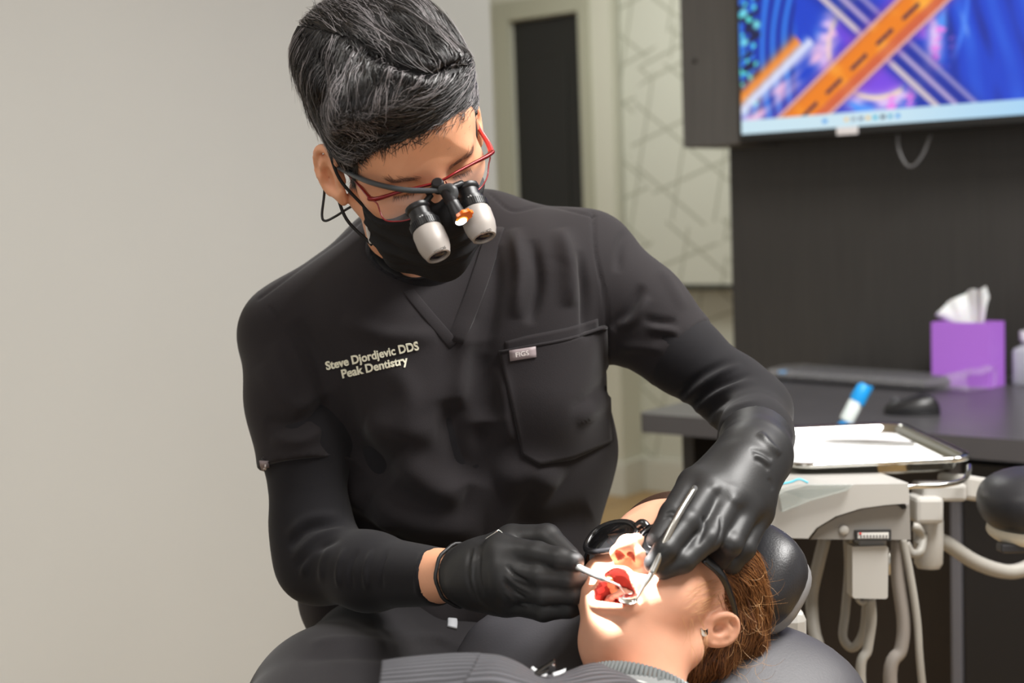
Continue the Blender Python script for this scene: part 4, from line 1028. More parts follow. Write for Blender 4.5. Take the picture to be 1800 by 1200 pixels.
# feet on the floor, hidden under the chair
for kx in (kn, kn2):
    fF = Field((kx[0] - .08, kx[1] - .2, 0), (kx[0] + .08, kx[1] + .16, .36), .006)
    fF.add(rc((kx[0], kx[1] + .05, .32), (kx[0], kx[1] + .06, .09), .045, .04)); fF.add(rboxp((kx[0], kx[1] - .02, .045), (.042, .13, .04), .03), .03)
    v, f = fF.mesh(2); mesh('shoe', v, f, mat('black shoe', (28, 28, 30), .5), dent)

# ---- mask
mF = Field((-.115, -.15, -.175), (.115, .155, .17), .002)
mF.D = FACE - .0055
mF.add(ell((0, .083, -.045), (.036, .034, .046)), .03)
mF.add(rc((0, .10, .0), (0, .112, -.02), .014, .016), .012)
gx, gy, gz = mF.grid()
reg = np.maximum.reduce([np.broadcast_to(gz - (.010 - .62 * np.abs(gx)), mF.D.shape), np.broadcast_to(-.122 - gz + 0 * gx, mF.D.shape), np.broadcast_to(.022 - gy + .25 * (np.abs(gx) - .05), mF.D.shape), np.broadcast_to(np.abs(gx) - .066, mF.D.shape), np.broadcast_to(-(gz + .16) + .55 * (0.10 - gy), mF.D.shape)])
mF.D = np.maximum(mF.D, reg.astype(np.float32))
mv, mf = mF.mesh(2)
# pleats across the mask
yy = mv[:, 2]; nrm_ = vnorm(mv, mf)
for z0, a in ((-.030, -.002), (-.040, .0025), (-.055, -.002), (-.065, .0025), (-.082, -.002)):
    mv = mv + nrm_ * (a * np.exp(-((yy - z0 + .15 * np.abs(mv[:, 0])) / .0035) ** 2) * (mv[:, 1] > .03))[:, None]
mask_w = HM + HS * (mv @ HR); mf = mf[:, ::-1]
msk = mesh('face_mask', mask_w, mf, M_MASKB, dent, label='black pleated face mask')
LOC[msk.name] = LOC[dent.name]
bm_ = bvh_of(mask_w, mf)
for s in (-1, 1):
    a = np.array([s * .062, .030, -.035]); b_ = np.array([s * .064, .030, -.085])
    top = np.array([s * .079, -.012, .036]); back = np.array([s * .078, -.032, .0])
    for q0, q1 in ((a, top), (b_, np.array([s * .079, -.020, -.034]))):
        m1 = (q0 + q1) / 2 + np.array([s * .0085, 0, .0])
        pts = cr([q0, m1, q1, back + (0 if q1[2] > 0 else np.array([0, 0, -.01]))], 8)
        mesh('ear_loop', *tube(HM + HS * (pts @ HR), .0017, 8), mat('mask elastic', (22, 22, 24), .7), msk)
mesh('mask_edge', *tube(HM + HS * cr([(-.0645, .031, -.050), (-.0655, .031, -.065), (-.065, .031, -.080)], 6) @ HR, .0022, 8), mat('mask lining', (214, 214, 214), .7), msk)
# brows and lashes
M_BROW = mat('dark brow hair', (112, 76, 60), .6)
for s in (-1, 1):
    rts = []
    for k in range(75):
        t = RNG.uniform(0, 1); rts.append(H(s * (.014 + .036 * t), .09, .031 + .007 * math.sin(t * 2.4) - .004 * t + RNG.normal(0, .0018)))
    dv = HR[0] * s * .9 + HR[2] * .25
    v, f = strands(bvh_head, rts, lambda p: dv, .009, 4, .00022, .0006, .25, seed=5 + s)
    mesh('eyebrow', v, f, M_BROW, dent)
    pts = [H(s * (.0195 + .025 * t), .082 + .003 * math.sin(math.pi * t), .0105 - .003 * math.sin(math.pi * t)) for t in np.linspace(0, 1, 8)]
    snp = []
    for q in pts:
        l, n_, i_, d_ = bvh_head.find_nearest(Vector(q)); snp.append(np.array(l) + np.array(n_) * .0004)
    v, f = strands(bvh_head, [snp[0] + (snp[-1] - snp[0]) * t for t in np.linspace(0, 1, 40)], lambda p: -HR[2] + HR[0] * s * .2, .006, 3, .00022, .0008, .2, seed=11, out=.002)
    mesh('eyelashes', v, f, M_BROW, dent)

# ---- gloves
def glove(name, lo, hi, build, fl, label):
    F = Field(lo, hi, .0015); build(F); v, f = F.mesh(2); v = folds(v, f, fl)
    return mesh(name, v, f, M_GLOVE, dent, label=label), v, f
def box_px(pts, m=.03):
    w = np.array([P(*q) for q in pts]); return w.min(0) - m, w.max(0) + m
def b_left(F):                                            # his left hand, right in the picture
    wr_ = (1327, 800, 1.405)
    chain(F, [(1329, 770, 1.46, .0385), (1327, 800, 1.405, .0355), (1308, 828, 1.365, .031)], .0, .01)
    for q, r in (((1246, 860, 1.322), .0155), ((1283, 878, 1.316), .0155), ((1312, 892, 1.328), .0145), ((1331, 902, 1.350), .0145)): F.add(rc(P(1315, 815, 1.385), P(*q), .026, r), .018)
    F.add(rc(P(1290, 845, 1.365), P(1315, 880, 1.35), .026, .020), .015)
    chain(F, [(1246, 860, 1.322, .0140), (1208, 918, 1.274, .0116), (1170, 966, 1.252, .0105), (1149, 990, 1.251, .0090)], .008)
    chain(F, [(1283, 879, 1.316, .0135), (1246, 947, 1.274, .0110), (1201, 986, 1.258, .0102), (1166, 1002, 1.256, .0085)], .006)
    chain(F, [(1312, 893, 1.328, .0130), (1284, 957, 1.286, .0108), (1262, 982, 1.303, .0105), (1240, 988, 1.325, .0095)], .006)
    chain(F, [(1332, 903, 1.350, .0130), (1308, 964, 1.314, .0104), (1285, 990, 1.318, .0100), (1268, 992, 1.340, .009)], .006)
    chain(F, [(1275, 825, 1.375, .022), (1222, 852, 1.335, .0165), (1184, 905, 1.300, .0130), (1156, 950, 1.283, .0105)], .012)
    F.add(rc(P(1255, 850, 1.35), P(1220, 868, 1.335), .015, .012), .012)
    c0 = P(1333, 770, 1.45); n0 = P(1329, 745, 1.50) - P(1318, 815, 1.385)
    F.cut((lambda x, y, z: -((x - c0[0]) * n0[0] + (y - c0[1]) * n0[1] + (z - c0[2]) * n0[2]) / np.linalg.norm(n0), c0 - .08, c0 + .08))
gl_l, v1, f1 = glove('glove', *box_px([(1120, 1020, 1.27), (1390, 740, 1.5), (1300, 900, 1.25)], .03), b_left, [
    ([(1318, 789), (1342, 796), (1358, 808)], 4, -.0012), ([(1322, 797), (1340, 806), (1356, 818)], 4, .0014), ([(1326, 805), (1342, 815), (1352, 828)], 4, -.0012), ([(1334, 760), (1352, 782), (1372, 800)], 6, .0035), ([(1350, 840), (1356, 850), (1358, 862)], 4, -.001),
    ([(1256, 856), (1259, 858)], 9, .0012, 0), ([(1290, 878), (1293, 880)], 9, .0014, 0), ([(1233, 905), (1238, 925), (1225, 960)], 4, -.0015), ([(1266, 905), (1268, 930), (1258, 960)], 3, -.0015), ([(1168, 905), (1180, 900), (1190, 905)], 2, -.001), ([(1166, 912), (1178, 908), (1188, 913)], 2, -.001)], 'black nitrile glove over the hand gripping the mirror')
mesh('glove_cuff', *tube(cr([P(*q) for q in ((1262, 788, 1.43), (1290, 762, 1.415), (1330, 748, 1.42), (1362, 768, 1.44), (1386, 796, 1.455), (1384, 815, 1.49), (1330, 800, 1.53), (1275, 790, 1.48))] + [P(1262, 788, 1.43)], 8), .0018, 8), M_GLOVE, dent)
def b_right(F):                                           # his right hand, left in the picture
    chain(F, [(816, 1010, 1.390, .0295), (850, 1010, 1.365, .0285)], .0, .01)
    for q, r in (((880, 968, 1.335), .0145), ((884, 1000, 1.322), .0145), ((888, 1032, 1.322), .0140), ((892, 1056, 1.338), .0135)): F.add(rc(P(845, 1010, 1.368), P(*q), .025, r), .018)
    F.add(rc(P(880, 985, 1.36), P(890, 1040, 1.355), .02, .02), .015)
    chain(F, [(880, 967, 1.335, .0150), (945, 973, 1.312, .0112), (985, 982, 1.298, .0104), (1010, 987, 1.292, .0090)], .008)
    chain(F, [(884, 1001, 1.324, .0120), (950, 1012, 1.304, .0102), (1000, 1017, 1.298, .0098), (1026, 1016, 1.300, .0086)], .006)
    chain(F, [(888, 1030, 1.326, .0118), (955, 1044, 1.306, .0102), (1008, 1043, 1.302, .0097), (1033, 1038, 1.306, .0085)], .006)
    chain(F, [(892, 1056, 1.340, .0120), (955, 1073, 1.322, .0100), (1000, 1068, 1.316, .0092), (1025, 1061, 1.320, .0080)], .006)
    chain(F, [(855, 985, 1.385, .020), (900, 950, 1.362, .0155), (962, 945, 1.345, .0130), (1004, 980, 1.315, .0095)], .012)
    c0 = P(812, 1010, 1.392); n0 = P(816, 1010, 1.390) - P(850, 1010, 1.365)
    F.cut((lambda x, y, z: -((x - c0[0]) * n0[0] + (y - c0[1]) * n0[1] + (z - c0[2]) * n0[2]) / np.linalg.norm(n0), c0 - .06, c0 + .06))
gl_r, v2, f2 = glove('glove', *box_px([(800, 1090, 1.39), (1045, 930, 1.28), (900, 1000, 1.40)], .03), b_right, [
    ([(890, 992), (905, 1010), (930, 1024)], 3, -.0022), ([(886, 1008), (905, 1026), (935, 1042)], 2.5, .0018), ([(884, 1020), (905, 1040), (925, 1052)], 2.5, -.002), ([(886, 1038), (905, 1056), (930, 1066)], 2.5, .0015), ([(828, 962), (822, 1010), (832, 1058)], 4, -.002), ([(836, 960), (830, 1010), (842, 1062)], 3, .002), ([(846, 958), (842, 1005), (850, 1050)], 3, -.0015)], 'black nitrile glove over the hand holding the probe')
rng_ = []
w0_, w1_ = P(816, 1010, 1.390), P(850, 1010, 1.365); axw = (w1_ - w0_) / np.linalg.norm(w1_ - w0_); ua = UP - axw * (UP @ axw); ua /= np.linalg.norm(ua); ub = np.cross(axw, ua)
for t in np.linspace(0, 2 * math.pi, 40, endpoint=False): rng_.append(P(811, 1010, 1.393) + (.0305 + .0006 * math.sin(9 * t)) * (math.cos(t) * ua + math.sin(t) * ub))
mesh('glove_cuff', *tube(rng_, .0019, 8, closed=True), M_GLOVE, dent)
# ---------------------------------------------------------------- dentist's hair
M_HAIR = mat('dark hair', (21, 19, 20), .34, spec=.8); M_HAIRG = mat('grey hair', (142, 137, 139), .38, spec=.7)
M_HAIRD = mat('hair under layer', (20, 18, 19), .6, bump=.5, bscale=500)
gF = Field((-.125, -.17, -.08), (.125, .15, .21), .0025)
gF.add(ell((0, -.012, .045), (.0745, .096, .088)), 0, .2); gF.add(ell((0, .040, .052), (.060, .050, .052)), .03, .2)
X_, Y_, Z_ = np.broadcast_arrays(*gF.grid())
line = np.interp(Y_, [-.14, -.10, -.05, -.03, -.012, .012, .026, .036, .055, .075, .10], [-.06, -.055, -.035, .022, .03, .0, .012, .036, .062, .079, .088]) - .010 * np.clip(-X_ / .06, -1, 1) * (Y_ > .03)
sm = lambda a, b, t: (lambda q: q * q * (3 - 2 * q))(np.clip((t - a) / (b - a), 0, 1))
edge = sm(-.004, .060, Z_ - line)
thick = .005 + .023 * sm(.06, .13, Z_) + .004 * sm(.0, .07, -X_) * sm(.02, .08, Z_) + .006 * sm(.02, .08, -Y_) * sm(.03, .08, Z_) - .004 * sm(.03, .07, X_) * sm(.06, .12, Z_)
thick = thick + .010 * sm(.03, .07, Y_) * sm(.07, .10, Z_)
gF.D = gF.D - (thick * edge + .003 * sm(-.004, .004, Z_ - line) - .006 * (1 - sm(-.006, .0, Z_ - line))).astype(np.float32)
gv, gf_ = gF.mesh(3); gf_ = gf_[:, ::-1]
hair_w = HM + HS * (gv @ HR)
hair_w = folds(hair_w, gf_, [([(628, 70), (668, 96), (705, 118), (760, 128), (800, 122), (834, 104)], 13, -.012, .15), ([(640, 30), (690, 60), (740, 85), (770, 110)], 9, -.007), ([(690, 20), (735, 50), (790, 90)], 8, .006), ([(600, 60), (630, 95), (640, 140)], 9, -.005), ([(560, 90), (575, 150), (560, 200)], 10, -.006), ([(740, 20), (790, 50), (820, 95)], 9, -.006), ([(655, 120), (700, 135), (760, 142)], 12, .006), ([(590, 130), (600, 190), (585, 240)], 10, .005)])
hw_o = mesh('hair', hair_w, gf_, M_HAIRD, dent, label='thick dark hair streaked with grey, swept over the forehead')
LOC[hw_o.name] = LOC[dent.name]
bvh_hair = bvh_of(hair_w, gf_)
hn = vnorm(hair_w, gf_); hp = proj(hair_w); loc_h = toL(hair_w)
lin_h = np.interp(loc_h[:, 1], [-.14, -.10, -.05, -.03, -.012, .012, .026, .036, .055, .075, .10], [-.06, -.055, -.035, .022, .03, .0, .012, .036, .062, .079, .088])
okv = np.nonzero((loc_h[:, 2] > lin_h + .004) & ((hn * (CAM - hair_w)).sum(1) > -.25))[0]
def valley(px): return np.interp(px, [500, 628, 668, 705, 760, 800, 834, 900], [40, 70, 96, 118, 128, 122, 104, 80])
def flow_hair(p):
    q = proj(p); l = toL(p)
    if l[2] < .035 and l[0] < -.05: return -HR[2] * .9 - HR[1] * .35
    if q[1] > valley(q[0]):
        s = max(0.0, min(1.0, (620 - q[0]) / 90))
        return HR[1] * (.75 - .7 * s) - HR[0] * (.62 - .1 * s) - HR[2] * .7 * s
    return -HR[1] * .9 - HR[0] * .25 + HR[2] * .2
pk_ = RNG.choice(okv, 6600)
v, f = strands(bvh_hair, hair_w[pk_[:650]], flow_hair, (.03, .07), 9, .0018, .0005, .10, seed=21, tip=.15, wave=.07, out=.001); mesh('hair_locks', v, f, M_HAIR, dent)
v, f = strands(bvh_hair, hair_w[pk_[650:5400]], flow_hair, (.03, .07), 9, .00042, .0016, .13, seed=22, wave=.10, out=.0016); mesh('hair_strands', v, f, M_HAIR, dent)
cl_i = RNG.choice(okv, 150); cl_o = np.array([hair_w[RNG.choice(cl_i)] + RNG.normal(0, .0035, 3) for _ in range(1300)])
v, f = strands(bvh_hair, cl_o, flow_hair, (.03, .065), 9, .00024, .0022, .15, seed=23, wave=.12, out=.0018); mesh('grey_strands', v, f, M_HAIRG, dent)
# short stubble hair of the sides and the fringe ends over the hairline
sd_ = np.nonzero((np.abs(loc_h[:, 2] - lin_h - .006) < .012) & ((hn * (CAM - hair_w)).sum(1) > -.1))[0]
v, f = strands(bvh_hair, hair_w[RNG.choice(sd_, 1500)], lambda p: flow_hair(p), (.006, .016), 4, .00028, .0006, .5, seed=24, out=.001); mesh('hairline_strands', v, f, M_HAIR, dent)

# fringe ends and temple hair lying on the skin below the hairline
rts = []
for k in range(600):
    y_ = RNG.uniform(.0, .088); z_ = np.interp(y_, [.012, .026, .036, .055, .075, .10], [.0, .012, .036, .062, .079, .088]); x_ = (-1 if y_ < .07 else RNG.choice((-1, 1))) * RNG.uniform(.0, .075)
    if y_ < .06: x_ = -.07
    l, n_, i_, d_ = bvh_head.find_nearest(Vector(H(x_, y_ + .01, z_ + RNG.normal(.002, .004))))
    rts.append(np.array(l))
def flow_fr(p):
    return flow_hair(p) if toL(p)[1] > .05 else -HR[2] * .8 - HR[1] * .2
v, f = strands(bvh_head, rts, flow_fr, (.006, .014), 5, .00028, .0012, .3, seed=25, out=.002); mesh('fringe_strands', v, f, M_HAIR, dent)

# ================================================================ loupes
lp = root('magnifying_loupes', 'red framed glasses carrying two silver magnifying loupes and a headlight', 'loupes', P(770, 330, 1.33))
M_RED = mat('dark red metal', (126, 12, 20), .3, .35, coat=.4); M_LBLK = mat('loupe black', (26, 26, 28), .38); M_SILV = mat('satin silver', (158, 152, 147), .5, .15)
M_LENS = mat('clear lens', (240, 236, 240), .03, alpha=.035, spec=.6)
LQ = .9276
def PQ(x, y, d): return P(x, y, d * LQ)
def PP(l): return np.array([PQ(*q) for q in l])
rimL = [(652, 350, 1.437), (663, 358, 1.432), (668, 372, 1.430), (674, 384, 1.428), (686, 389, 1.426), (714, 387, 1.424), (735, 377, 1.424), (750, 361, 1.426), (758, 340, 1.430)]
rimR = [(862, 276, 1.470), (859, 290, 1.468), (856, 312, 1.462), (844, 331, 1.455), (828, 338, 1.449), (808, 340, 1.442), (792, 334, 1.437), (783, 318, 1.434)]
fr = mesh('frame_rim', *tube(cr(PP(rimL)), .00075, 8), M_RED, lp); mesh('frame_rim', *tube(cr(PP(rimR)), .00075, 8), M_RED, lp)
mesh('brow_bar', *tube(cr(PP([(650, 349, 1.440), (664, 349, 1.435), (700, 338, 1.431), (740, 328, 1.430), (760, 323, 1.431), (781, 315, 1.433), (800, 304, 1.438), (830, 288, 1.450), (855, 275, 1.464), (864, 268, 1.474)])), [.0042, .0036, .0026, .0024, .0024, .0024, .0026, .0034, .0042], 10, flat=.6), M_RED, lp)
for pts in (rimL, rimR):
    q = cr(PP(pts), 5); top = q[0] + (q[-1] - q[0]) * np.linspace(1, 0, 8)[1:-1, None]; lo_ = np.vstack([q, top]); nn_ = np.cross(q[-1] - q[0], q[len(q) // 2] - q[0]); nn_ /= np.linalg.norm(nn_)
    mesh('lens', *stack([lo_ - nn_ * .0006, lo_ + nn_ * .0006]), M_LENS, lp, smooth=False)
tl_ = cr(PP([(651, 348, 1.440), (625, 318, 1.475), (600, 296, 1.508), (583, 286, 1.535), (572, 296, 1.56)]))
mesh('temple_arm', *tube(tl_, [.0022, .002, .002, .0024], 10, flat=.6), M_RED, lp)
tr2 = cr(PP([(864, 268, 1.474), (858, 252, 1.50), (846, 232, 1.535), (836, 214, 1.57), (828, 205, 1.60)]))
mesh('temple_arm', *tube(tr2, [.0032, .0028, .0022, .002], 10, flat=.6), mat('bright red metal', (196, 28, 30), .3, .2, coat=.4), lp)
_lathe = lathe
def barrel(p0, p1, txt, b0, b1):
    a, b_ = PQ(*p0), PQ(*p1); d = b_ - a; L = np.linalg.norm(d); d /= L; k = L / .060
    def lathe(pr, *q): return _lathe([(r * .93, h) for r, h in pr], *q)
    br = mesh('loupe_barrel', *lathe([(0.002, .028 * k), (.0150, .0285 * k), (.0162, .032 * k), (.0163, .046 * k), (.0150, .053 * k), (.0122, .0605 * k), (.0105, .061 * k), (.0098, .0585 * k), (.001, .0575 * k)], a, d, 36), M_SILV, lp, sharp=35)
    mesh('eyepiece', *lathe([(.0105, -.001), (.0128, .000), (.0132, .003 * k), (.0122, .005 * k), (.0112, .006 * k), (.0112, .014 * k), (.0132, .015 * k), (.0134, .019 * k)], a, d, 32), M_LBLK, br, sharp=35)
    prof = []
    mesh('focus_ring', *lathe([(.0136, .019 * k), (.0152, .0195 * k), (.0154, .028 * k), (.0138, .029 * k)], a, d, 32), M_LBLK, br, sharp=35)
    u_ = np.cross(d, FWD); u_ /= np.linalg.norm(u_); w_ = np.cross(d, u_); rib = []
    for t in np.linspace(0, 2 * math.pi, 44, endpoint=False):
        r_ = math.cos(t) * u_ + math.sin(t) * w_; rib.append(obox(a + d * .0238 * k + r_ * .0143, (d, np.cross(d, r_), r_), (.0036 * k, .0005, .0005)))
    mesh('knurling', *join(rib), M_LBLK, br, smooth=False)
    mesh('objective_glass', *lathe([(.0098, 0), (.0094, .0012), (.004, .002)], a + d * .058 * k, d, 28), mat('coated glass', (30, 22, 30), .05, spec=.8), br)
    v, f = lathe([(.0163, .030 * k), (.0163, .046 * k), (.0150, .053 * k), (.0122, .0605 * k)], a, d, 36); bb = bvh_of(v, f)
    mesh('barrel_lettering', *text_on(bb, txt, b0, b1, 4.6, .01, .0002), mat('letter black', (40, 38, 38), .6), br, smooth=False)
    v, f = lathe([(.0112, .005 * k), (.0112, .015 * k), (.0134, .0152 * k), (.0134, .019 * k)], a, d, 36); bb = bvh_of(v, f)
    for q, t in (((a + d * .012 * k), 'x3'), ((a + d * .0172 * k), 'x4')):
        c = proj(q)
        mesh('scale_mark', *text_on(bb, t, (c[0] - 3, c[1] + 2), (c[0] + 4, c[1] - .5), 4, .01, .0002), mat('letter white', (220, 220, 220), .6), br, smooth=False)
    c = proj(a + d * .042 * k); v, f = lathe([(.0163, .030 * k), (.0163, .048 * k)], a, d, 36); l, n_ = hit(bvh_of(v, f), c[0] - 12, c[1] + 6)
    if l is not None: mesh('set_screw', *lathe([(.0009, -.0005), (.0009, .0003)], l, n_, 10), M_LBLK, br)
    return a, d
barrel((733, 364, 1.425), (771, 450, 1.404), 'KONICAS', (764, 446), (784, 436))
barrel((819, 329, 1.446), (851, 417, 1.425), 'ORASCO', (846, 413), (864, 405))
# bridge mount and headlight
mesh('mount_knob', *lathe([(.006, -.006), (.0062, .003), (.0055, .005), (.0045, .006)], PQ(770, 326, 1.425), C2W(-.1, .5, .85), 24), M_LBLK, lp, sharp=40)
mesh('mount_arm', *tube(cr(PP([(750, 340, 1.428), (768, 330, 1.424), (790, 330, 1.424), (812, 322, 1.436)])), .0032, 10), M_LBLK, lp)
mesh('mount_arm', *tube(cr(PP([(758, 342, 1.426), (750, 352, 1.424), (742, 362, 1.424)])), .003, 10), M_LBLK, lp)
hl0, hl1 = PQ(786, 340, 1.418), PQ(811, 387, 1.402); hd_ = hl1 - hl0; hL = np.linalg.norm(hd_); hd_ /= hL
lamp = mesh('headlight', *lathe([(.0045, -.004), (.006, 0), (.0058, hL * .35), (.0066, hL * .4), (.0062, hL * .45), (.0075, hL * .97), (.0078, hL), (.0064, hL + .0005), (.001, hL)], hl0, hd_, 28), M_LBLK, lp, sharp=35)
mesh('led', *lathe([(.0062, 0), (.0055, .0012), (.002, .0018)], hl1, hd_, 24), mat('led white', (240, 240, 245), .2, emit=(250, 252, 255), estr=6.0), lamp)
fl0 = PQ(816, 379, 1.398); fa = C2W(.96, .2, .1); fb = np.cross(hd_, fa); fb /= np.linalg.norm(fb); fa = np.cross(fb, hd_)
v = []
for t in np.linspace(0, 2 * math.pi, 32, endpoint=False):
    r_ = .0078 + .0007 * math.cos(8 * t); v.append(fl0 + fa * r_ * math.cos(t) * 1.05 + fb * r_ * math.sin(t) * .95)
v = np.array(v); mesh('orange_filter', *stack([v - hd_ * .0016, v + hd_ * .0016]), mat('orange filter', (250, 122, 10), .2, trans=.2, coat=.5), lamp, smooth=False)
mesh('lamp_elbow', *tube(cr(PP([(774, 334, 1.421), (792, 331, 1.416), (797, 340, 1.415), (793, 350, 1.414)])), .0048, 12), mat('loupe grey', (58, 60, 62), .4), lamp)
mesh('cable', *tube(cr(PP([(776, 334, 1.421), (750, 335, 1.420), (715, 334, 1.421), (680, 328, 1.425), (645, 318, 1.440), (612, 303, 1.475), (592, 292, 1.505), (580, 281, 1.54)])), .0026, 10), mat('cable grey', (66, 70, 74), .45), lp)
mesh('retainer_cord', *tube(cr(PP([(580, 283, 1.535), (571, 300, 1.575), (570, 340, 1.60), (566, 378, 1.60), (572, 388, 1.60), (590, 380, 1.60), (612, 366, 1.59), (640, 352, 1.60)])), .0014, 8), M_LBLK, lp)
for k in range(3): mesh('cord_clip', *tube(PP([(572 + 6 * k, 279 + 5 * k, 1.53 - .012 * k), (580 + 6 * k, 290 + 5 * k, 1.528 - .012 * k)]), .0016, 8), M_LBLK, lp)
# ================================================================ the patient
PS = .88
PR = frame((.858, -.024, .513), (-.278, .82, .5))
if (PR[2] @ C2W(.434, .573, -.695)) < 0: PR[2] *= -1
PMW = P(1153, 1073, 1.33)
def PH(x, y, z): return PMW + PS * (np.array([x, y, z]) @ PR)
def toP(w): return ((np.asarray(w) - PMW) @ PR.T) / PS
M_PSK = mat('fair skin', (206, 153, 126), .5, bump=.05, bscale=800, var=.05, vscale=26, sss=.15, spec=.4)
M_LIP = mat('lips', (206, 104, 96), .4, sss=.15); M_GUM = mat('mouth lining', (150, 62, 54), .3, bump=.15, bscale=300, sss=.1)
LIPS = [(-.0245, .072, -.060), (-.017, .086, -.049), (-.007, .093, -.0425), (0, .0935, -.0435), (.007, .093, -.0425), (.017, .086, -.049), (.0245, .072, -.060), (.020, .0745, -.070), (.010, .0785, -.0755), (0, .080, -.077), (-.010, .0785, -.0755), (-.020, .0745, -.070)]
cavs = [ell((0, .052, -.058), (.0255, .031, .019)), ell((0, .070, -.062), (.0225, .048, .0145)), ell((0, .075, -.053), (.0155, .046, .012))]
pF = Field((-.115, -.15, -.21), (.115, .14, .16), .002)
pF.add(ell((0, -.012, .045), (.0725, .094, .086)))
pF.add(ell((0, .038, .052), (.058, .048, .052)), .03)
pF.add(ell((0, .038, -.015), (.058, .048, .060)), .03)
pF.add(rc((-.03, .074, .036), (.03, .074, .036), .009, .009), .02)
for s in (-1, 1):
    pF.add(ell((s * .042, .046, -.022), (.024, .028, .030)), .025)
    pF.add(rc((s * .052, -.006, -.042), (s * .025, .026, -.079), .016, .012), .020)
    pF.add(rc((s * .025, .026, -.079), (0, .043, -.085), .012, .015), .020)
    pF.cut(ell((s * .032, .090, .018), (.018, .015, .012)), .012); pF.add(ell((s * .031, .067, .0175), (.0145, .0135, .0125)), .004)
pF.add(ell((0, .056, -.053), (.035, .030, .034)), .025)
pF.add(ell((0, .051, -.087), (.017, .016, .016)), .016)
pF.add(rc((0, .083, .022), (0, .104, -.012), .0075, .0105), .012)
pF.add(ell((0, .106, -.014), (.0105, .0095, .009)), .006)
for s in (-1, 1): pF.add(ell((s * .0125, .096, -.018), (.0078, .010, .0078)), .006)
pF.add(rc((0, .01, -.06), toP(P(1128, 1262, 1.25)), .044 / PS, .042 / PS), .025)
lr = cr(LIPS + [LIPS[0]], 4)
for i in range(len(lr) - 1): pF.add(rc(lr[i], lr[i + 1], .0042, .0042), .006)
for c in cavs: pF.cut(c, .003)
for s in (-1, 1): pF.cut(ell((s * .0064, .0990, -.0250), (.0044, .0060, .0085)), .0015)
ear(pF, -1, (-.066, -.012, -.004), .9)
EC = P(1262, 1106, 1.300); EN = C2W(.40, -.05, .91); EN /= np.linalg.norm(EN)
def EP(px, py, o=0.0):                                    # point in the plane of the left ear
    r_ = ray(px, py); return toP(CAM + r_ * (((EC - CAM) @ EN) / (r_ @ EN)) + EN * o)
eu = EP(1290, 1092) - EP(1236, 1120); eu /= np.linalg.norm(eu); en_ = EP(1262, 1106, .01) - EP(1262, 1106); en_ /= np.linalg.norm(en_); ev = np.cross(en_, eu); ER = np.array([eu, ev, en_])
pF.add(rc(EP(1262, 1106, -.008), (.050, -.012, -.002), .015, .018), .012)
pF.add(ell(EP(1263, 1106, -.001), (.0175, .0125, .0042), ER), .005)
hx = cr([EP(1244, 1101, -.002), EP(1249, 1089, .001), EP(1262, 1080, .003), EP(1277, 1079, .003), EP(1289, 1087, .002), EP(1293, 1101, .001), EP(1289, 1116, .001), EP(1277, 1127, .001), EP(1261, 1131, .001), EP(1246, 1129, .0), EP(1236, 1121, .0)], 3)
for i in range(len(hx) - 1): pF.add(rc(hx[i], hx[i + 1], .0036, .0036), .003)
ah = [EP(1274, 1090, .002), EP(1281, 1102, .002), EP(1276, 1114, .002), EP(1262, 1121, .002)]
for i in range(3): pF.add(rc(ah[i], ah[i + 1], .0030, .0030), .003)
pF.add(ell(EP(1240, 1117, .0), (.0068, .0062, .0048), ER), .005)
pF.add(ell(EP(1245, 1105, .001), (.0040, .0045, .0038), ER), .004)
pF.cut(ell(EP(1261, 1104, .005), (.0078, .0058, .0085), ER), .003)
pF.cut(ell(EP(1284, 1094, .004), (.0022, .0050, .0030), ER), .003)
pv, pf_ = pF.mesh(2); pf_ = pf_[:, ::-1]
cen = pv[pf_].mean(1)
dc = np.minimum.reduce([c[0](cen[:, 0], cen[:, 1], cen[:, 2]) for c in cavs])
dl3 = np.min(np.linalg.norm(cen[:, None, :] - lr[None, ::2, :], axis=2), 1)
mi = np.zeros(len(cen), int); mi[(dl3 < .0058)] = 1; mi[(dc < .0024) & (cen[:, 1] < .084)] = 2
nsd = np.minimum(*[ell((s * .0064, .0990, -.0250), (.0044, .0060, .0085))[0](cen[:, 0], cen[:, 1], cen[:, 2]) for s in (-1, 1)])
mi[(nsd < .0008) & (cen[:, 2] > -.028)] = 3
mi[(dc < .0015)] = np.where(dl3[dc < .0015] < .005, 1, 2)
phw = PMW + PS * (pv @ PR)
pat = root('person', 'person lying back in the dental chair with mouth open and dark glasses', 'person', P(1090, 1330, 1.22) * [1, 1, 0] + Z3 * P(1090, 1330, 1.22)[2])
# shoulders and chest (mostly below the frame) continue the neck
bF2 = Field(*box_px([(1128, 1262, 1.25), (1080, 1352, 1.21), (770, 1485, 1.0), (520, 1780, .74)], .19), .006)
bF2.add(rc(P(1128, 1262, 1.25), P(1105, 1330, 1.22), .041, .05))
bF2.add(ecap(P(1080, 1362, 1.21), P(770, 1485, 1.00), (.155, .068), (.15, .075), PR[0]), .05)
bF2.add(rc(P(770, 1485, 1.0), P(520, 1780, .74), .09, .09), .05)
v3, f3 = bF2.mesh(2)
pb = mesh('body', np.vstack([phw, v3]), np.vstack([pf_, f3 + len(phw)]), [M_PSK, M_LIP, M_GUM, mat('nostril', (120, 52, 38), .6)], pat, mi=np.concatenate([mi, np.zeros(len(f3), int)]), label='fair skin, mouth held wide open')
bvh_p = bvh_of(phw, pf_)
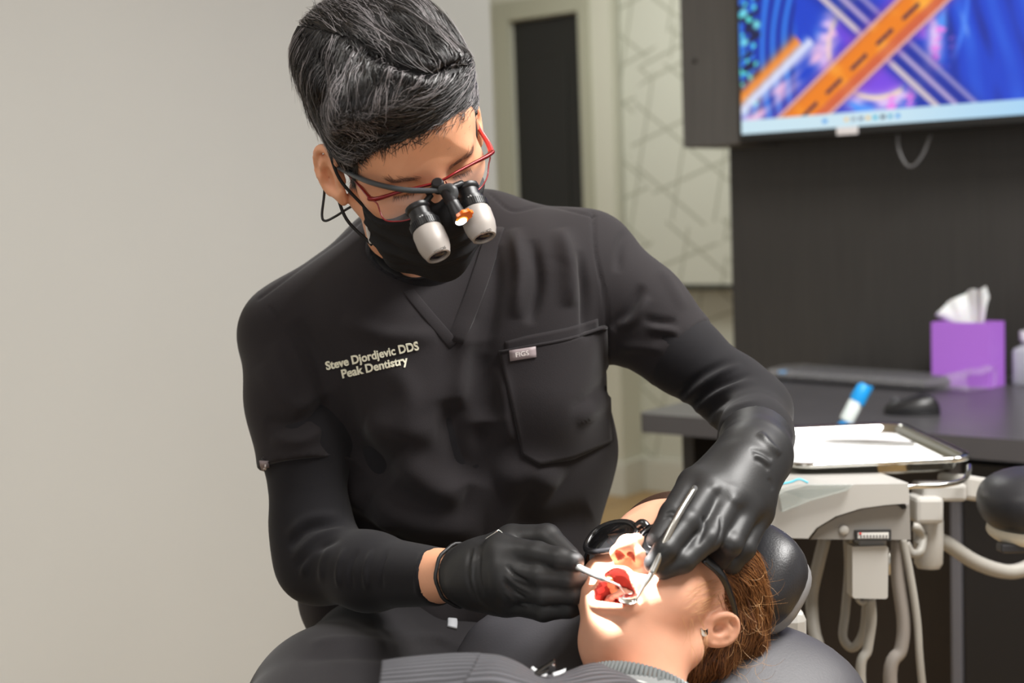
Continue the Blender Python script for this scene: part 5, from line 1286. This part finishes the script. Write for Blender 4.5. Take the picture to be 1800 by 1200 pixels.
# teeth and tongue
M_TOOTH = mat('tooth enamel', (232, 214, 186), .25, sss=.1)
for k in range(-5, 6):
    a = k * .30; w = PH(.0215 * math.sin(a), .044 + .027 * math.cos(a), -.0475 - .0035 * abs(math.sin(a)))
    F = Field(w - .009, w + .009, .001); R_ = np.array([[math.cos(a), -math.sin(a), 0], [math.sin(a), math.cos(a), 0], [0, 0, 1]]) @ PR
    F.add(rboxp(w, (.0040 if abs(k) < 2 else .0034, .0026 if abs(k) < 3 else .0042, .0052), .0022, R_)); v, f = F.mesh(1); mesh('tooth', v, f, M_TOOTH, pat)
for k in range(-5, 6):
    a = k * .30; w = PH(.0185 * math.sin(a), .044 + .026 * math.cos(a), -.0830 + .0035 * abs(math.sin(a)))
    F = Field(w - .009, w + .009, .001); R_ = np.array([[math.cos(a), -math.sin(a), 0], [math.sin(a), math.cos(a), 0], [0, 0, 1]]) @ PR
    F.add(rboxp(w, (.0032, .0026 if abs(k) < 3 else .004, .0045), .002, R_)); v, f = F.mesh(1); mesh('tooth', v, f, M_TOOTH, pat)
for qx, qy in ((1069, 1017), (1073, 1026), (1078, 1035), (1084, 1043)):
    l, n_ = hit(bvh_p, qx, qy); w = l + n_ * .001; F = Field(w - .010, w + .010, .001)
    for ox, oy in ((-.0016, -.0014), (.0016, -.0014), (-.0016, .0014), (.0016, .0014)): F.add(rc(w + PR[0] * ox + PR[1] * oy - n_ * .003, w + PR[0] * ox + PR[1] * oy + n_ * .0012, .0026, .0022), .002)
    v, f = F.mesh(1); mesh('tooth', v, f, mat('molar enamel', (214, 180, 130), .25, sss=.1), pat)
F = Field(PH(0, .05, -.07) - .04, PH(0, .05, -.07) + .04, .0016); F.add(ell(PH(0, .030, -.079), (.0135, .022, .0065), PR)); v, f = F.mesh(2); mesh('tongue', v, f, mat('tongue pink', (176, 80, 74), .35, bump=.3, bscale=700, sss=.15), pat)
# shirt collar and shirt
M_SHIRT = mat('grey ribbed shirt', (120, 122, 122), .9, bump=.2, bscale=600)
cF = Field(*box_px([(1118, 1262, 1.25), (1080, 1352, 1.21), (770, 1485, 1.0), (520, 1780, .74)], .20), .005)
cF.add(ecap(P(1080, 1362, 1.21), P(770, 1485, 1.00), (.165, .076), (.16, .083), PR[0])); cF.add(rc(P(770, 1485, 1.0), P(520, 1780, .74), .10, .10), .05)
cF.add(rc(P(1118, 1268, 1.238), P(1104, 1320, 1.215), .060, .068), .03)
cF.cut(rc(P(1118, 1268, 1.238), P(1140, 1170, 1.27), .054, .06))
v, f = cF.mesh(2); shirt = mesh('shirt', v, f, M_SHIRT, pat); bvh_sh = bvh_of(v, f)
# collar rings: pale piping and ribbed band around the neck
na, nb = P(1118, 1262, 1.238), P(1140, 1170, 1.27); nd = (nb - na) / np.linalg.norm(nb - na); nu_ = UP - nd * (UP @ nd); nu_ /= np.linalg.norm(nu_); nw = np.cross(nd, nu_)
def ring(c, r): return [c + r * (math.cos(t) * nu_ + math.sin(t) * nw) for t in np.linspace(0, 2 * math.pi, 56, endpoint=False)]
for k in range(96):
    t = 2 * math.pi * k / 96; d_ = math.cos(t) * nu_ + math.sin(t) * nw
    mesh('collar_rib', *tube([na + nd * .002 + d_ * .0605, na + nd * .012 + d_ * .0585, na + nd * .022 + d_ * .0565], .0019, 6), mat('collar grey', (96, 100, 100), .9), shirt)
mesh('collar_piping', *tube(ring(na + nd * .0, .0635), .0035, 8, closed=True), mat('collar white', (214, 218, 212), .85), shirt)
# ---------------------------------------------------------------- patient's hair
M_PH = mat('brown hair', (98, 61, 34), .4, spec=.5, var=.25, vscale=60); M_PHL = mat('light brown hair', (150, 102, 60), .4, spec=.5); M_PHD = mat('brown hair under layer', (52, 31, 18), .6, bump=.4, bscale=400)
qF = Field((-.13, -.19, -.21), (.15, .10, .16), .0028)
qF.add(ell((0, -.014, .046), (.0725, .094, .086)), 0, .2)
A, B_, C_ = np.broadcast_arrays(*qF.grid())
ln = np.interp(B_, [-.14, -.10, -.06, -.035, -.015, .0, .03, .05, .07, .1], [-.09, -.085, -.06, .012, .034, .028, .046, .066, .082, .09])
qF.D = qF.D - (.014 * sm(-.004, .03, C_ - ln) + .003 * sm(-.004, .004, C_ - ln) - .006 * (1 - sm(-.006, .0, C_ - ln))).astype(np.float32)
pts_ = [(1288, 1010, 1.36, .028), (1296, 1070, 1.375, .030), (1286, 1140, 1.385, .030), (1270, 1215, 1.375, .030), (1258, 1300, 1.36, .03)]
for i in range(len(pts_) - 1):
    a, b2 = toP(P(*pts_[i][:3])), toP(P(*pts_[i + 1][:3])); qF.add(rc(a, b2, pts_[i][3], pts_[i + 1][3]), .02)
qv, qf = qF.mesh(3); qf = qf[:, ::-1]; phair = PMW + PS * (qv @ PR)
phair = folds(phair, qf, [([(1310, 985), (1335, 1030), (1340, 1080)], 6, .004), ([(1290, 1000), (1312, 1060), (1318, 1120)], 6, -.004), ([(1300, 1080), (1330, 1110), (1335, 1150)], 8, .005), ([(1280, 1130), (1310, 1160), (1300, 1200)], 7, -.005), ([(1250, 1150), (1270, 1180), (1262, 1200)], 6, .004), ([(1330, 1050), (1345, 1090), (1340, 1130)], 5, -.004)])
ph_o = mesh('hair', phair, qf, M_PHD, pat, label='brown hair swept back and hanging down behind the ear')
bvh_ph = bvh_of(phair, qf); pn = vnorm(phair, qf); ppx = proj(phair); pl_ = toP(phair)
def flow_ph(p):
    q = proj(p); t = max(0.0, min(1.0, (q[1] - 1010) / 90))
    return C2W(.75 - 1.0 * t + .15 * math.sin(q[1] * .06), -.55 - .45 * t, -.2)
vis = np.nonzero(((pn * (CAM - phair)).sum(1) > -.2) & (ppx[:, 0] > 1170) & (ppx[:, 1] > 940))[0]
pk_ = RNG.choice(vis, 3000)
v, f = strands(bvh_ph, phair[pk_[:450]], flow_ph, (.03, .08), 9, .0015, .0004, .10, seed=31, tip=.15, wave=.05, out=.0012); mesh('hair_locks', v, f, M_PH, pat)
v, f = strands(bvh_ph, phair[pk_[450:2000]], flow_ph, (.03, .09), 9, .00036, .0016, .12, seed=32, wave=.07, out=.002); mesh('hair_strands', v, f, M_PH, pat)
v, f = strands(bvh_ph, phair[pk_[2000:]], flow_ph, (.03, .09), 9, .0003, .002, .14, seed=33, wave=.08, out=.003); mesh('light_strands', v, f, M_PHL, pat)
# wisps over the temple, in front of the ear and flying away behind
rg = np.random.default_rng(9); wis = []
for k in range(34):                                       # temple: from above the ear, over the cheek
    x0, y0 = rg.uniform(1205, 1290), rg.uniform(1015, 1065); path = []
    for t in np.linspace(0, 1, 7):
        x, y = x0 + (-46 * t + rg.normal(0, .4)) * rg.uniform(.9, 1.1) * (x0 - 1150) / 120, y0 + 14 * t * t + 6 * math.sin(t * 3) + (y0 - 1040) * .3 * t
        l, n_ = hit(bvh_p, x, y)
        if l is not None: path.append(l + n_ * (.0012 + .003 * t * (1 - t)))
    if len(path) > 3: wis.append(path)
for k in range(14):                                       # in front of the ear, down the jaw
    x0, y0 = rg.uniform(1190, 1240), rg.uniform(1065, 1140); L = rg.uniform(25, 60); b0 = rg.uniform(-10, 6); path = []
    for t in np.linspace(0, 1, 7):
        l, n_ = hit(bvh_p, x0 + b0 * math.sin(t * 3) , y0 + L * t)
        if l is not None: path.append(l + n_ * (.002 + .004 * math.sin(3.1 * t)))
    if len(path) > 3: wis.append(path)
for k in range(90):                                      # loose ends at the back of the head and over the chair
    x0, y0 = rg.uniform(1255, 1345), rg.uniform(1000, 1195); a = rg.uniform(-.2, 1.9); L = rg.uniform(20, 60); d0 = 1.335 + rg.uniform(-.02, .03); cv = rg.normal(0, 1.2)
    wis.append([P(x0 + L * t * math.cos(a + cv * t), y0 + L * t * math.sin(a + cv * t), d0 - .012 * t) for t in np.linspace(0, 1, 8)])
mesh('loose_strands', *free_strands(wis, .00014), mat('fine blond strands', (196, 152, 104), .4, spec=.5), pat)
# ---------------------------------------------------------------- dark glasses on the patient
gl = root('dark_glasses', 'black wraparound protective glasses worn by the reclined patient', 'glasses', PH(0, .1, .02))
M_GB = mat('glasses black', (20, 20, 22), .25, coat=.3); M_GLN = mat('smoked lens', (14, 14, 15), .06, alpha=.93, spec=.7)
for s in (-1, 1):
    out = []; nout = 30
    for t in np.linspace(0, 2 * math.pi, nout, endpoint=False):
        cx = math.cos(t); sz = math.sin(t); ex = .034 + .031 * math.copysign(abs(cx) ** .85, cx); zz = .011 + (.022 if sz > 0 else .024) * math.copysign(abs(sz) ** .8, sz) + .004 * (ex - .034) / .031
        yy = .097 - .30 * max(0, ex - .012) ** 1.35 * 3.2
        out.append((s * ex, yy, zz))
    w = np.array([PH(*q) for q in out])
    rim = mesh('rim', *tube(w, .0030, 10, closed=True, flat=1.0), M_GB, gl)
    c = w.mean(0); fn_ = PR[1] * .8 + PR[0] * s * .5; fn_ /= np.linalg.norm(fn_)
    mid = c + (w - c) * .55 + fn_ * .003; ce2 = (c + fn_ * .0042)[None]
    L3 = [w, mid, np.repeat(c[None] + fn_ * .0042, nout, 0) + (w - c) * .02]
    v, f = stack(L3, cap=False); v2, f2 = stack([q - fn_ * .0016 for q in L3], cap=False)
    mesh('lens', *join([(v, f), (v2, [t_[::-1] for t_ in f2])]), M_GLN, gl)
    arm = cr([PH(s * .065, .070, .016), PH(s * .078, .047, .018), PH(s * .0825, .015, .018), PH(s * .0835, -.012, .014), PH(s * .080, -.030, .004)], 8)
    mesh('temple_arm', *tube(arm, [.0055, .0048, .0042, .004, .0032], 10, flat=.5, ref=PR[0]), M_GB, gl)
mesh('bridge', *tube(cr([PH(-.006, .098, .022), PH(0, .101, .025), PH(.006, .098, .022)], 6), .0042, 10), M_GB, gl)
# ear stud
l, n_ = hit(bvh_p, 1236, 1113)
if l is None: l, n_ = PH(.078, -.004, -.03), PR[0]
es = root('ear_stud', 'small silver and black ear stud with pointed tips in the earlobe', 'earring', l)
ea = RIGHT - n_ * (RIGHT @ n_); ea /= np.linalg.norm(ea); eb = np.cross(n_, ea)
if eb @ UP < 0: eb = -eb
ol = [(math.cos(t) * .0033, math.sin(t) * .0030) for t in np.linspace(math.pi * .95, 2.05 * math.pi, 14)] + [(.0034, .0042), (.0014, .0026), (-.0014, .0026), (-.0034, .0042)]
ol = np.array(ol)
mesh('stud_face', *prism(ol, l + n_ * .0005, (ea, eb, n_), 0, .0022), mat('silver enamel', (214, 214, 208), .2, .4), es, smooth=False)
mesh('stud_patch', *prism(ol[10:] * .98, l + n_ * .0005, (ea, eb, n_), .0021, .0026), mat('black enamel', (24, 22, 22), .25), es, smooth=False)
# ================================================================ instruments
def round_rod(name, pts, r, m, parent): return mesh(name, *tube(cr([P(*q) for q in pts], 5), r, 12), m, parent)
pr_ = root('dental_probe', 'thin double-ended steel probe held by the gloved hand at left', 'dental probe', P(960, 975, 1.31))
round_rod('handle', [(912, 952, 1.343), (960, 973, 1.324), (1010, 994, 1.290), (1060, 1017, 1.256)], .0031, mat('satin steel', (205, 205, 205), .3, .9), pr_)
kn_ = []
for k in range(16):
    c = P(1018 + k * 2.6, 997.5 + k * 1.22, 1.2846 - k * .00175); d_ = P(1060, 1017, 1.256) - P(1010, 994, 1.290); kn_.append(lathe([(.0031, -.0004), (.0034, 0), (.0031, .0004)], c, d_, 12))
mesh('knurled_grip', *join(kn_), M_STEEL, pr_)
round_rod('rear_tip', [(914, 953, 1.343), (895, 947, 1.346), (884, 938, 1.346), (876, 932, 1.345), (870, 936, 1.343), (853, 947, 1.34)], [.0022, .0012, .0009, .0008, .0006, .0004], M_STEEL, pr_)
round_rod('working_tip', [(1059, 1016.5, 1.2567), (1066, 1019.5, 1.253), (1072, 1022, 1.250), (1088, 1029, 1.246), (1095, 1038, 1.247), (1102, 1045, 1.25), (1113, 1042, 1.252)], [.0030, .0016, .0011, .0010, .0009, .0008, .0005], M_STEEL, pr_)
mr = root('mouth_mirror', 'steel mouth mirror held by the gloved hand at right', 'dental mirror', P(1180, 930, 1.27))
round_rod('handle', [(1221, 857, 1.288), (1195, 900, 1.260), (1172, 945, 1.248), (1158, 980, 1.244), (1146, 1008, 1.242)], .0031, M_STEEL, mr)
round_rod('shank', [(1148, 1004, 1.2425), (1140, 1018, 1.240), (1130, 1033, 1.239), (1119, 1053, 1.236)], [.0026, .0022, .0014, .0010], M_STEEL, mr)
mh = P(1104, 1053, 1.238); ma = C2W(.05, .95, .33)
mesh('mirror_head', *lathe([(.0075, -.0009), (.0085, -.0003), (.0085, .0004), (.0078, .0009)], mh, ma, 28), M_CHROME, mr, sharp=40)
# ================================================================ bib
M_BIB = mat('charcoal pleated bib', (88, 88, 94), .75, bump=.0)
def bib_material():
    nt = M_BIB.node_tree; b = nt.nodes['Principled BSDF']; tc = nt.nodes['Texture Coordinate']
    wv = nt.nodes.new('ShaderNodeTexWave'); wv.wave_type = 'BANDS'; wv.bands_direction = 'Y'; wv.inputs['Scale'].default_value = 5; wv.inputs['Distortion'].default_value = 1.2; wv.inputs['Detail Scale'].default_value = .4
    nt.links.new(tc.outputs['UV'], wv.inputs['Vector'])
    bp = nt.nodes.new('ShaderNodeBump'); bp.inputs['Strength'].default_value = .5; bp.inputs['Distance'].default_value = .002
    rp_ = nt.nodes.new('ShaderNodeValToRGB'); rp_.color_ramp.elements[0].color = lin((34, 34, 37)); rp_.color_ramp.elements[1].color = lin((80, 80, 85)); rp_.color_ramp.elements[0].position = .1; rp_.color_ramp.elements[1].position = .5  # shade between the ribs painted into the colour as dark bands
    nt.links.new(wv.outputs['Fac'], rp_.inputs['Fac']); nt.links.new(rp_.outputs['Color'], b.inputs['Base Color'])
    nt.links.new(wv.outputs['Fac'], bp.inputs['Height']); nt.links.new(bp.outputs['Normal'], b.inputs['Normal'])
bib_material()
bib = root('patient_bib', 'charcoal ribbed bib clipped across the patient\'s chest', 'bib', P(900, 1190, 1.10))
def sheet(name, rows, parent, n=10, m=M_BIB, th=.0016, wob=0.0):
    rows = [cr(np.array([P(*q) for q in r]), n) for r in rows]; R2 = np.array(rows); cols = [cr(R2[:, i], 5) for i in range(R2.shape[1])]; G = np.array(cols)
    a, b_ = G.shape[:2]; V = G.reshape(-1, 3); id_ = np.arange(a * b_).reshape(a, b_)
    q = np.stack([id_[:-1, :-1], id_[1:, :-1], id_[1:, 1:], id_[:-1, 1:]], -1).reshape(-1, 4); N = vnorm(V, q); k = len(V)
    if (N * (CAM - V)).sum() < 0: q = q[:, ::-1]; N = -N
    rim = np.concatenate([id_[:, 0], id_[-1, 1:], id_[-2::-1, -1], id_[0, -2:0:-1]]); r2 = np.roll(rim, -1)
    o = mesh(name, np.vstack([V, V - N * th]), np.vstack([q, q[:, ::-1] + k, np.stack([rim, r2, r2 + k, rim + k], 1)]), m, parent)
    uv = o.data.uv_layers.new(name='UVMap'); uu = np.tile(np.stack(np.meshgrid(np.linspace(0, 1, a), np.linspace(0, 1, b_), indexing='ij'), -1).reshape(-1, 2), (2, 1))
    li = np.empty(len(o.data.loops), np.int32); o.data.loops.foreach_get('vertex_index', li); uv.data.foreach_set('uv', uu[li].astype(np.float32).ravel())
    return o
sheet('bib_sheet', [[(843, 1147, 1.115), (880, 1151, 1.13), (915, 1165, 1.145), (948, 1184, 1.16), (985, 1182, 1.175), (1025, 1168, 1.19), (1050, 1164, 1.195), (1070, 1172, 1.19)],
                    [(835, 1165, 1.085), (875, 1165, 1.09), (915, 1178, 1.10), (955, 1196, 1.11), (1000, 1195, 1.125), (1040, 1186, 1.145), (1075, 1184, 1.16), (1110, 1190, 1.165)],
                    [(815, 1200, 1.03), (870, 1198, 1.03), (920, 1210, 1.035), (980, 1225, 1.045), (1040, 1228, 1.06), (1090, 1226, 1.08), (1130, 1222, 1.11), (1160, 1225, 1.13)],
                    [(780, 1280, .95), (860, 1290, .95), (940, 1310, .95), (1020, 1330, .96), (1090, 1340, .98), (1140, 1335, 1.01), (1170, 1320, 1.05), (1200, 1310, 1.09)],
                    [(740, 1345, .85), (850, 1360, .85), (950, 1380, .85), (1050, 1400, .86), (1120, 1410, .88), (1170, 1400, .92), (1200, 1390, .97), (1225, 1375, 1.02)]], bib)
sheet('bib_flap', [[(671, 1160, 1.095), (720, 1153, 1.10), (790, 1147, 1.11), (845, 1146, 1.117)], [(669, 1180, 1.085), (720, 1175, 1.085), (785, 1170, 1.09), (838, 1168, 1.09)], [(664, 1215, 1.06), (720, 1212, 1.05), (775, 1208, 1.045), (822, 1202, 1.035)], [(655, 1280, 1.0), (710, 1285, .97), (760, 1285, .955), (790, 1284, .95)], [(620, 1350, .92), (680, 1352, .88), (720, 1350, .86), (748, 1346, .85)]], bib)
sheet('bib_strap', [[(936, 1170, 1.155), (950, 1180, 1.152), (962, 1184, 1.15)], [(934, 1174, 1.152), (947, 1186, 1.15), (958, 1190, 1.148)]], bib, m=mat('white strap', (200, 202, 204), .7))
sheet('bib_strap', [[(972, 1182, 1.15), (985, 1178, 1.155), (995, 1174, 1.16)], [(974, 1188, 1.148), (986, 1184, 1.152), (994, 1180, 1.157)]], bib, m=mat('white strap', (200, 202, 204), .7))
cl0, cl1 = P(942, 1186, 1.138), P(975, 1172, 1.138)
cax = (cl1 - cl0) / np.linalg.norm(cl1 - cl0); cup = np.cross(cax, FWD); cup = cup if cup @ UP > 0 else -cup
clip = mesh('bib_clip', *join([obox(cl0 + cax * .008, (cax, cup, FWD), (.0085, .0013, .004), .0008), obox(cl0 + cax * .009 + cup * .003, (cax * .985 + cup * .17, cup, FWD), (.0095, .0012, .004), .0008)]), mat('dark chrome', (120, 118, 116), .2, 1), bib, smooth=False)
mesh('clip_spring', *lathe([(.0026, -.0045), (.003, -.004), (.003, .004), (.0026, .0045)], cl1 - cax * .002 + cup * .001, FWD, 18), mat('dark chrome', (120, 118, 116), .2, 1), clip, sharp=40)
# ================================================================ dental chair
ch = root('dental_chair', 'dental chair upholstered in black leather under the patient', 'dental chair', (P(1150, 1180, 1.4)[0], P(1150, 1180, 1.4)[1], 0))
M_CH = mat('charcoal upholstery', (66, 65, 69), .48, bump=.08, bscale=450, spec=.4)
cx_ = C2W(.985, -.10, .14); cz_ = C2W(.05, .80, .6); cz_ = cz_ - cx_ * (cz_ @ cx_); cz_ /= np.linalg.norm(cz_); cx_ /= np.linalg.norm(cx_); cy_ = np.cross(cz_, cx_)
mesh('backrest', *pad(P(1155, 1242, 1.38), (cx_, cy_, cz_), .205, .115, .060, 2.8, 48, 24), M_CH, ch)
nrm = C2W(-.55, .62, .56); nrm /= np.linalg.norm(nrm); ha = C2W(.55, .75, -.35); ha = ha - nrm * (ha @ nrm); ha /= np.linalg.norm(ha); hb = np.cross(nrm, ha)
hc = P(1284, 1003, 1.43)
mesh('headrest_pad', *pad(hc, (ha, hb, nrm), 0.058, .082, .038, 2.6, 40, 20), M_LEA, ch)
mesh('headrest_shell', *pad(hc - nrm * .020, (ha, hb, nrm), .053, .077, .026, 2.8, 40, 20), mat('grey shell', (128, 128, 130), .35), ch)
hp0 = hc - nrm * .05
mesh('headrest_post', *obox(hp0 - UP * .05 + RIGHT * .0, (RIGHT, UP, FWD), (.022, .055, .02), .008), M_UW, ch, smooth=False)
mesh('pedestal', *lathe([(.26, 0), (.26, .03), (.12, .06), (.11, .45)], (P(1150, 1180, 1.4)[0], P(1150, 1180, 1.4)[1], 0), Z3), M_UW, ch, sharp=40)
ws = P(1362, 1090, 1.62)
mesh('column_cover', *obox((ws[0], ws[1], ws[2] / 2 + .02), (X3, Y3, Z3), (.03, .04, ws[2] / 2), .012), M_UW, ch, smooth=False)

sb = P(770, 1485, 1.0); se = P(520, 1780, .74); sa = se - P(1080, 1362, 1.21); sa[2] = 0; sa /= np.linalg.norm(sa); sbv = np.array([-sa[1], sa[0], 0])
mesh('seat', *pad((sb + se) / 2 * [1, 1, 0] + Z3 * (min(sb[2], se[2]) - .155), (sa, sbv, Z3), .30, .21, .05, 3.2, 40, 20), M_CH, ch)
# ---- the headlight's beam
sl = bpy.data.lights.new('headlight_beam', 'SPOT'); sl.energy = 95; sl.spot_size = math.radians(13.5); sl.spot_blend = .35; sl.shadow_soft_size = .004; sl.color = (1, .98, .95)
so_ = bpy.data.objects.new('headlight_beam', sl); COL.objects.link(so_); lpos = hl1 + hd_ * .004; so_.location = tuple(lpos)
so_.rotation_euler = (Vector(P(1108, 1040, 1.265)) - Vector(lpos)).to_track_quat('-Z', 'Y').to_euler()

for o in bpy.data.objects:                                # hair that nobody could count
    if any(k in o.name for k in ('strands', 'hair_locks', 'eyebrow', 'eyelashes', 'knurl')): o['kind'] = 'stuff'
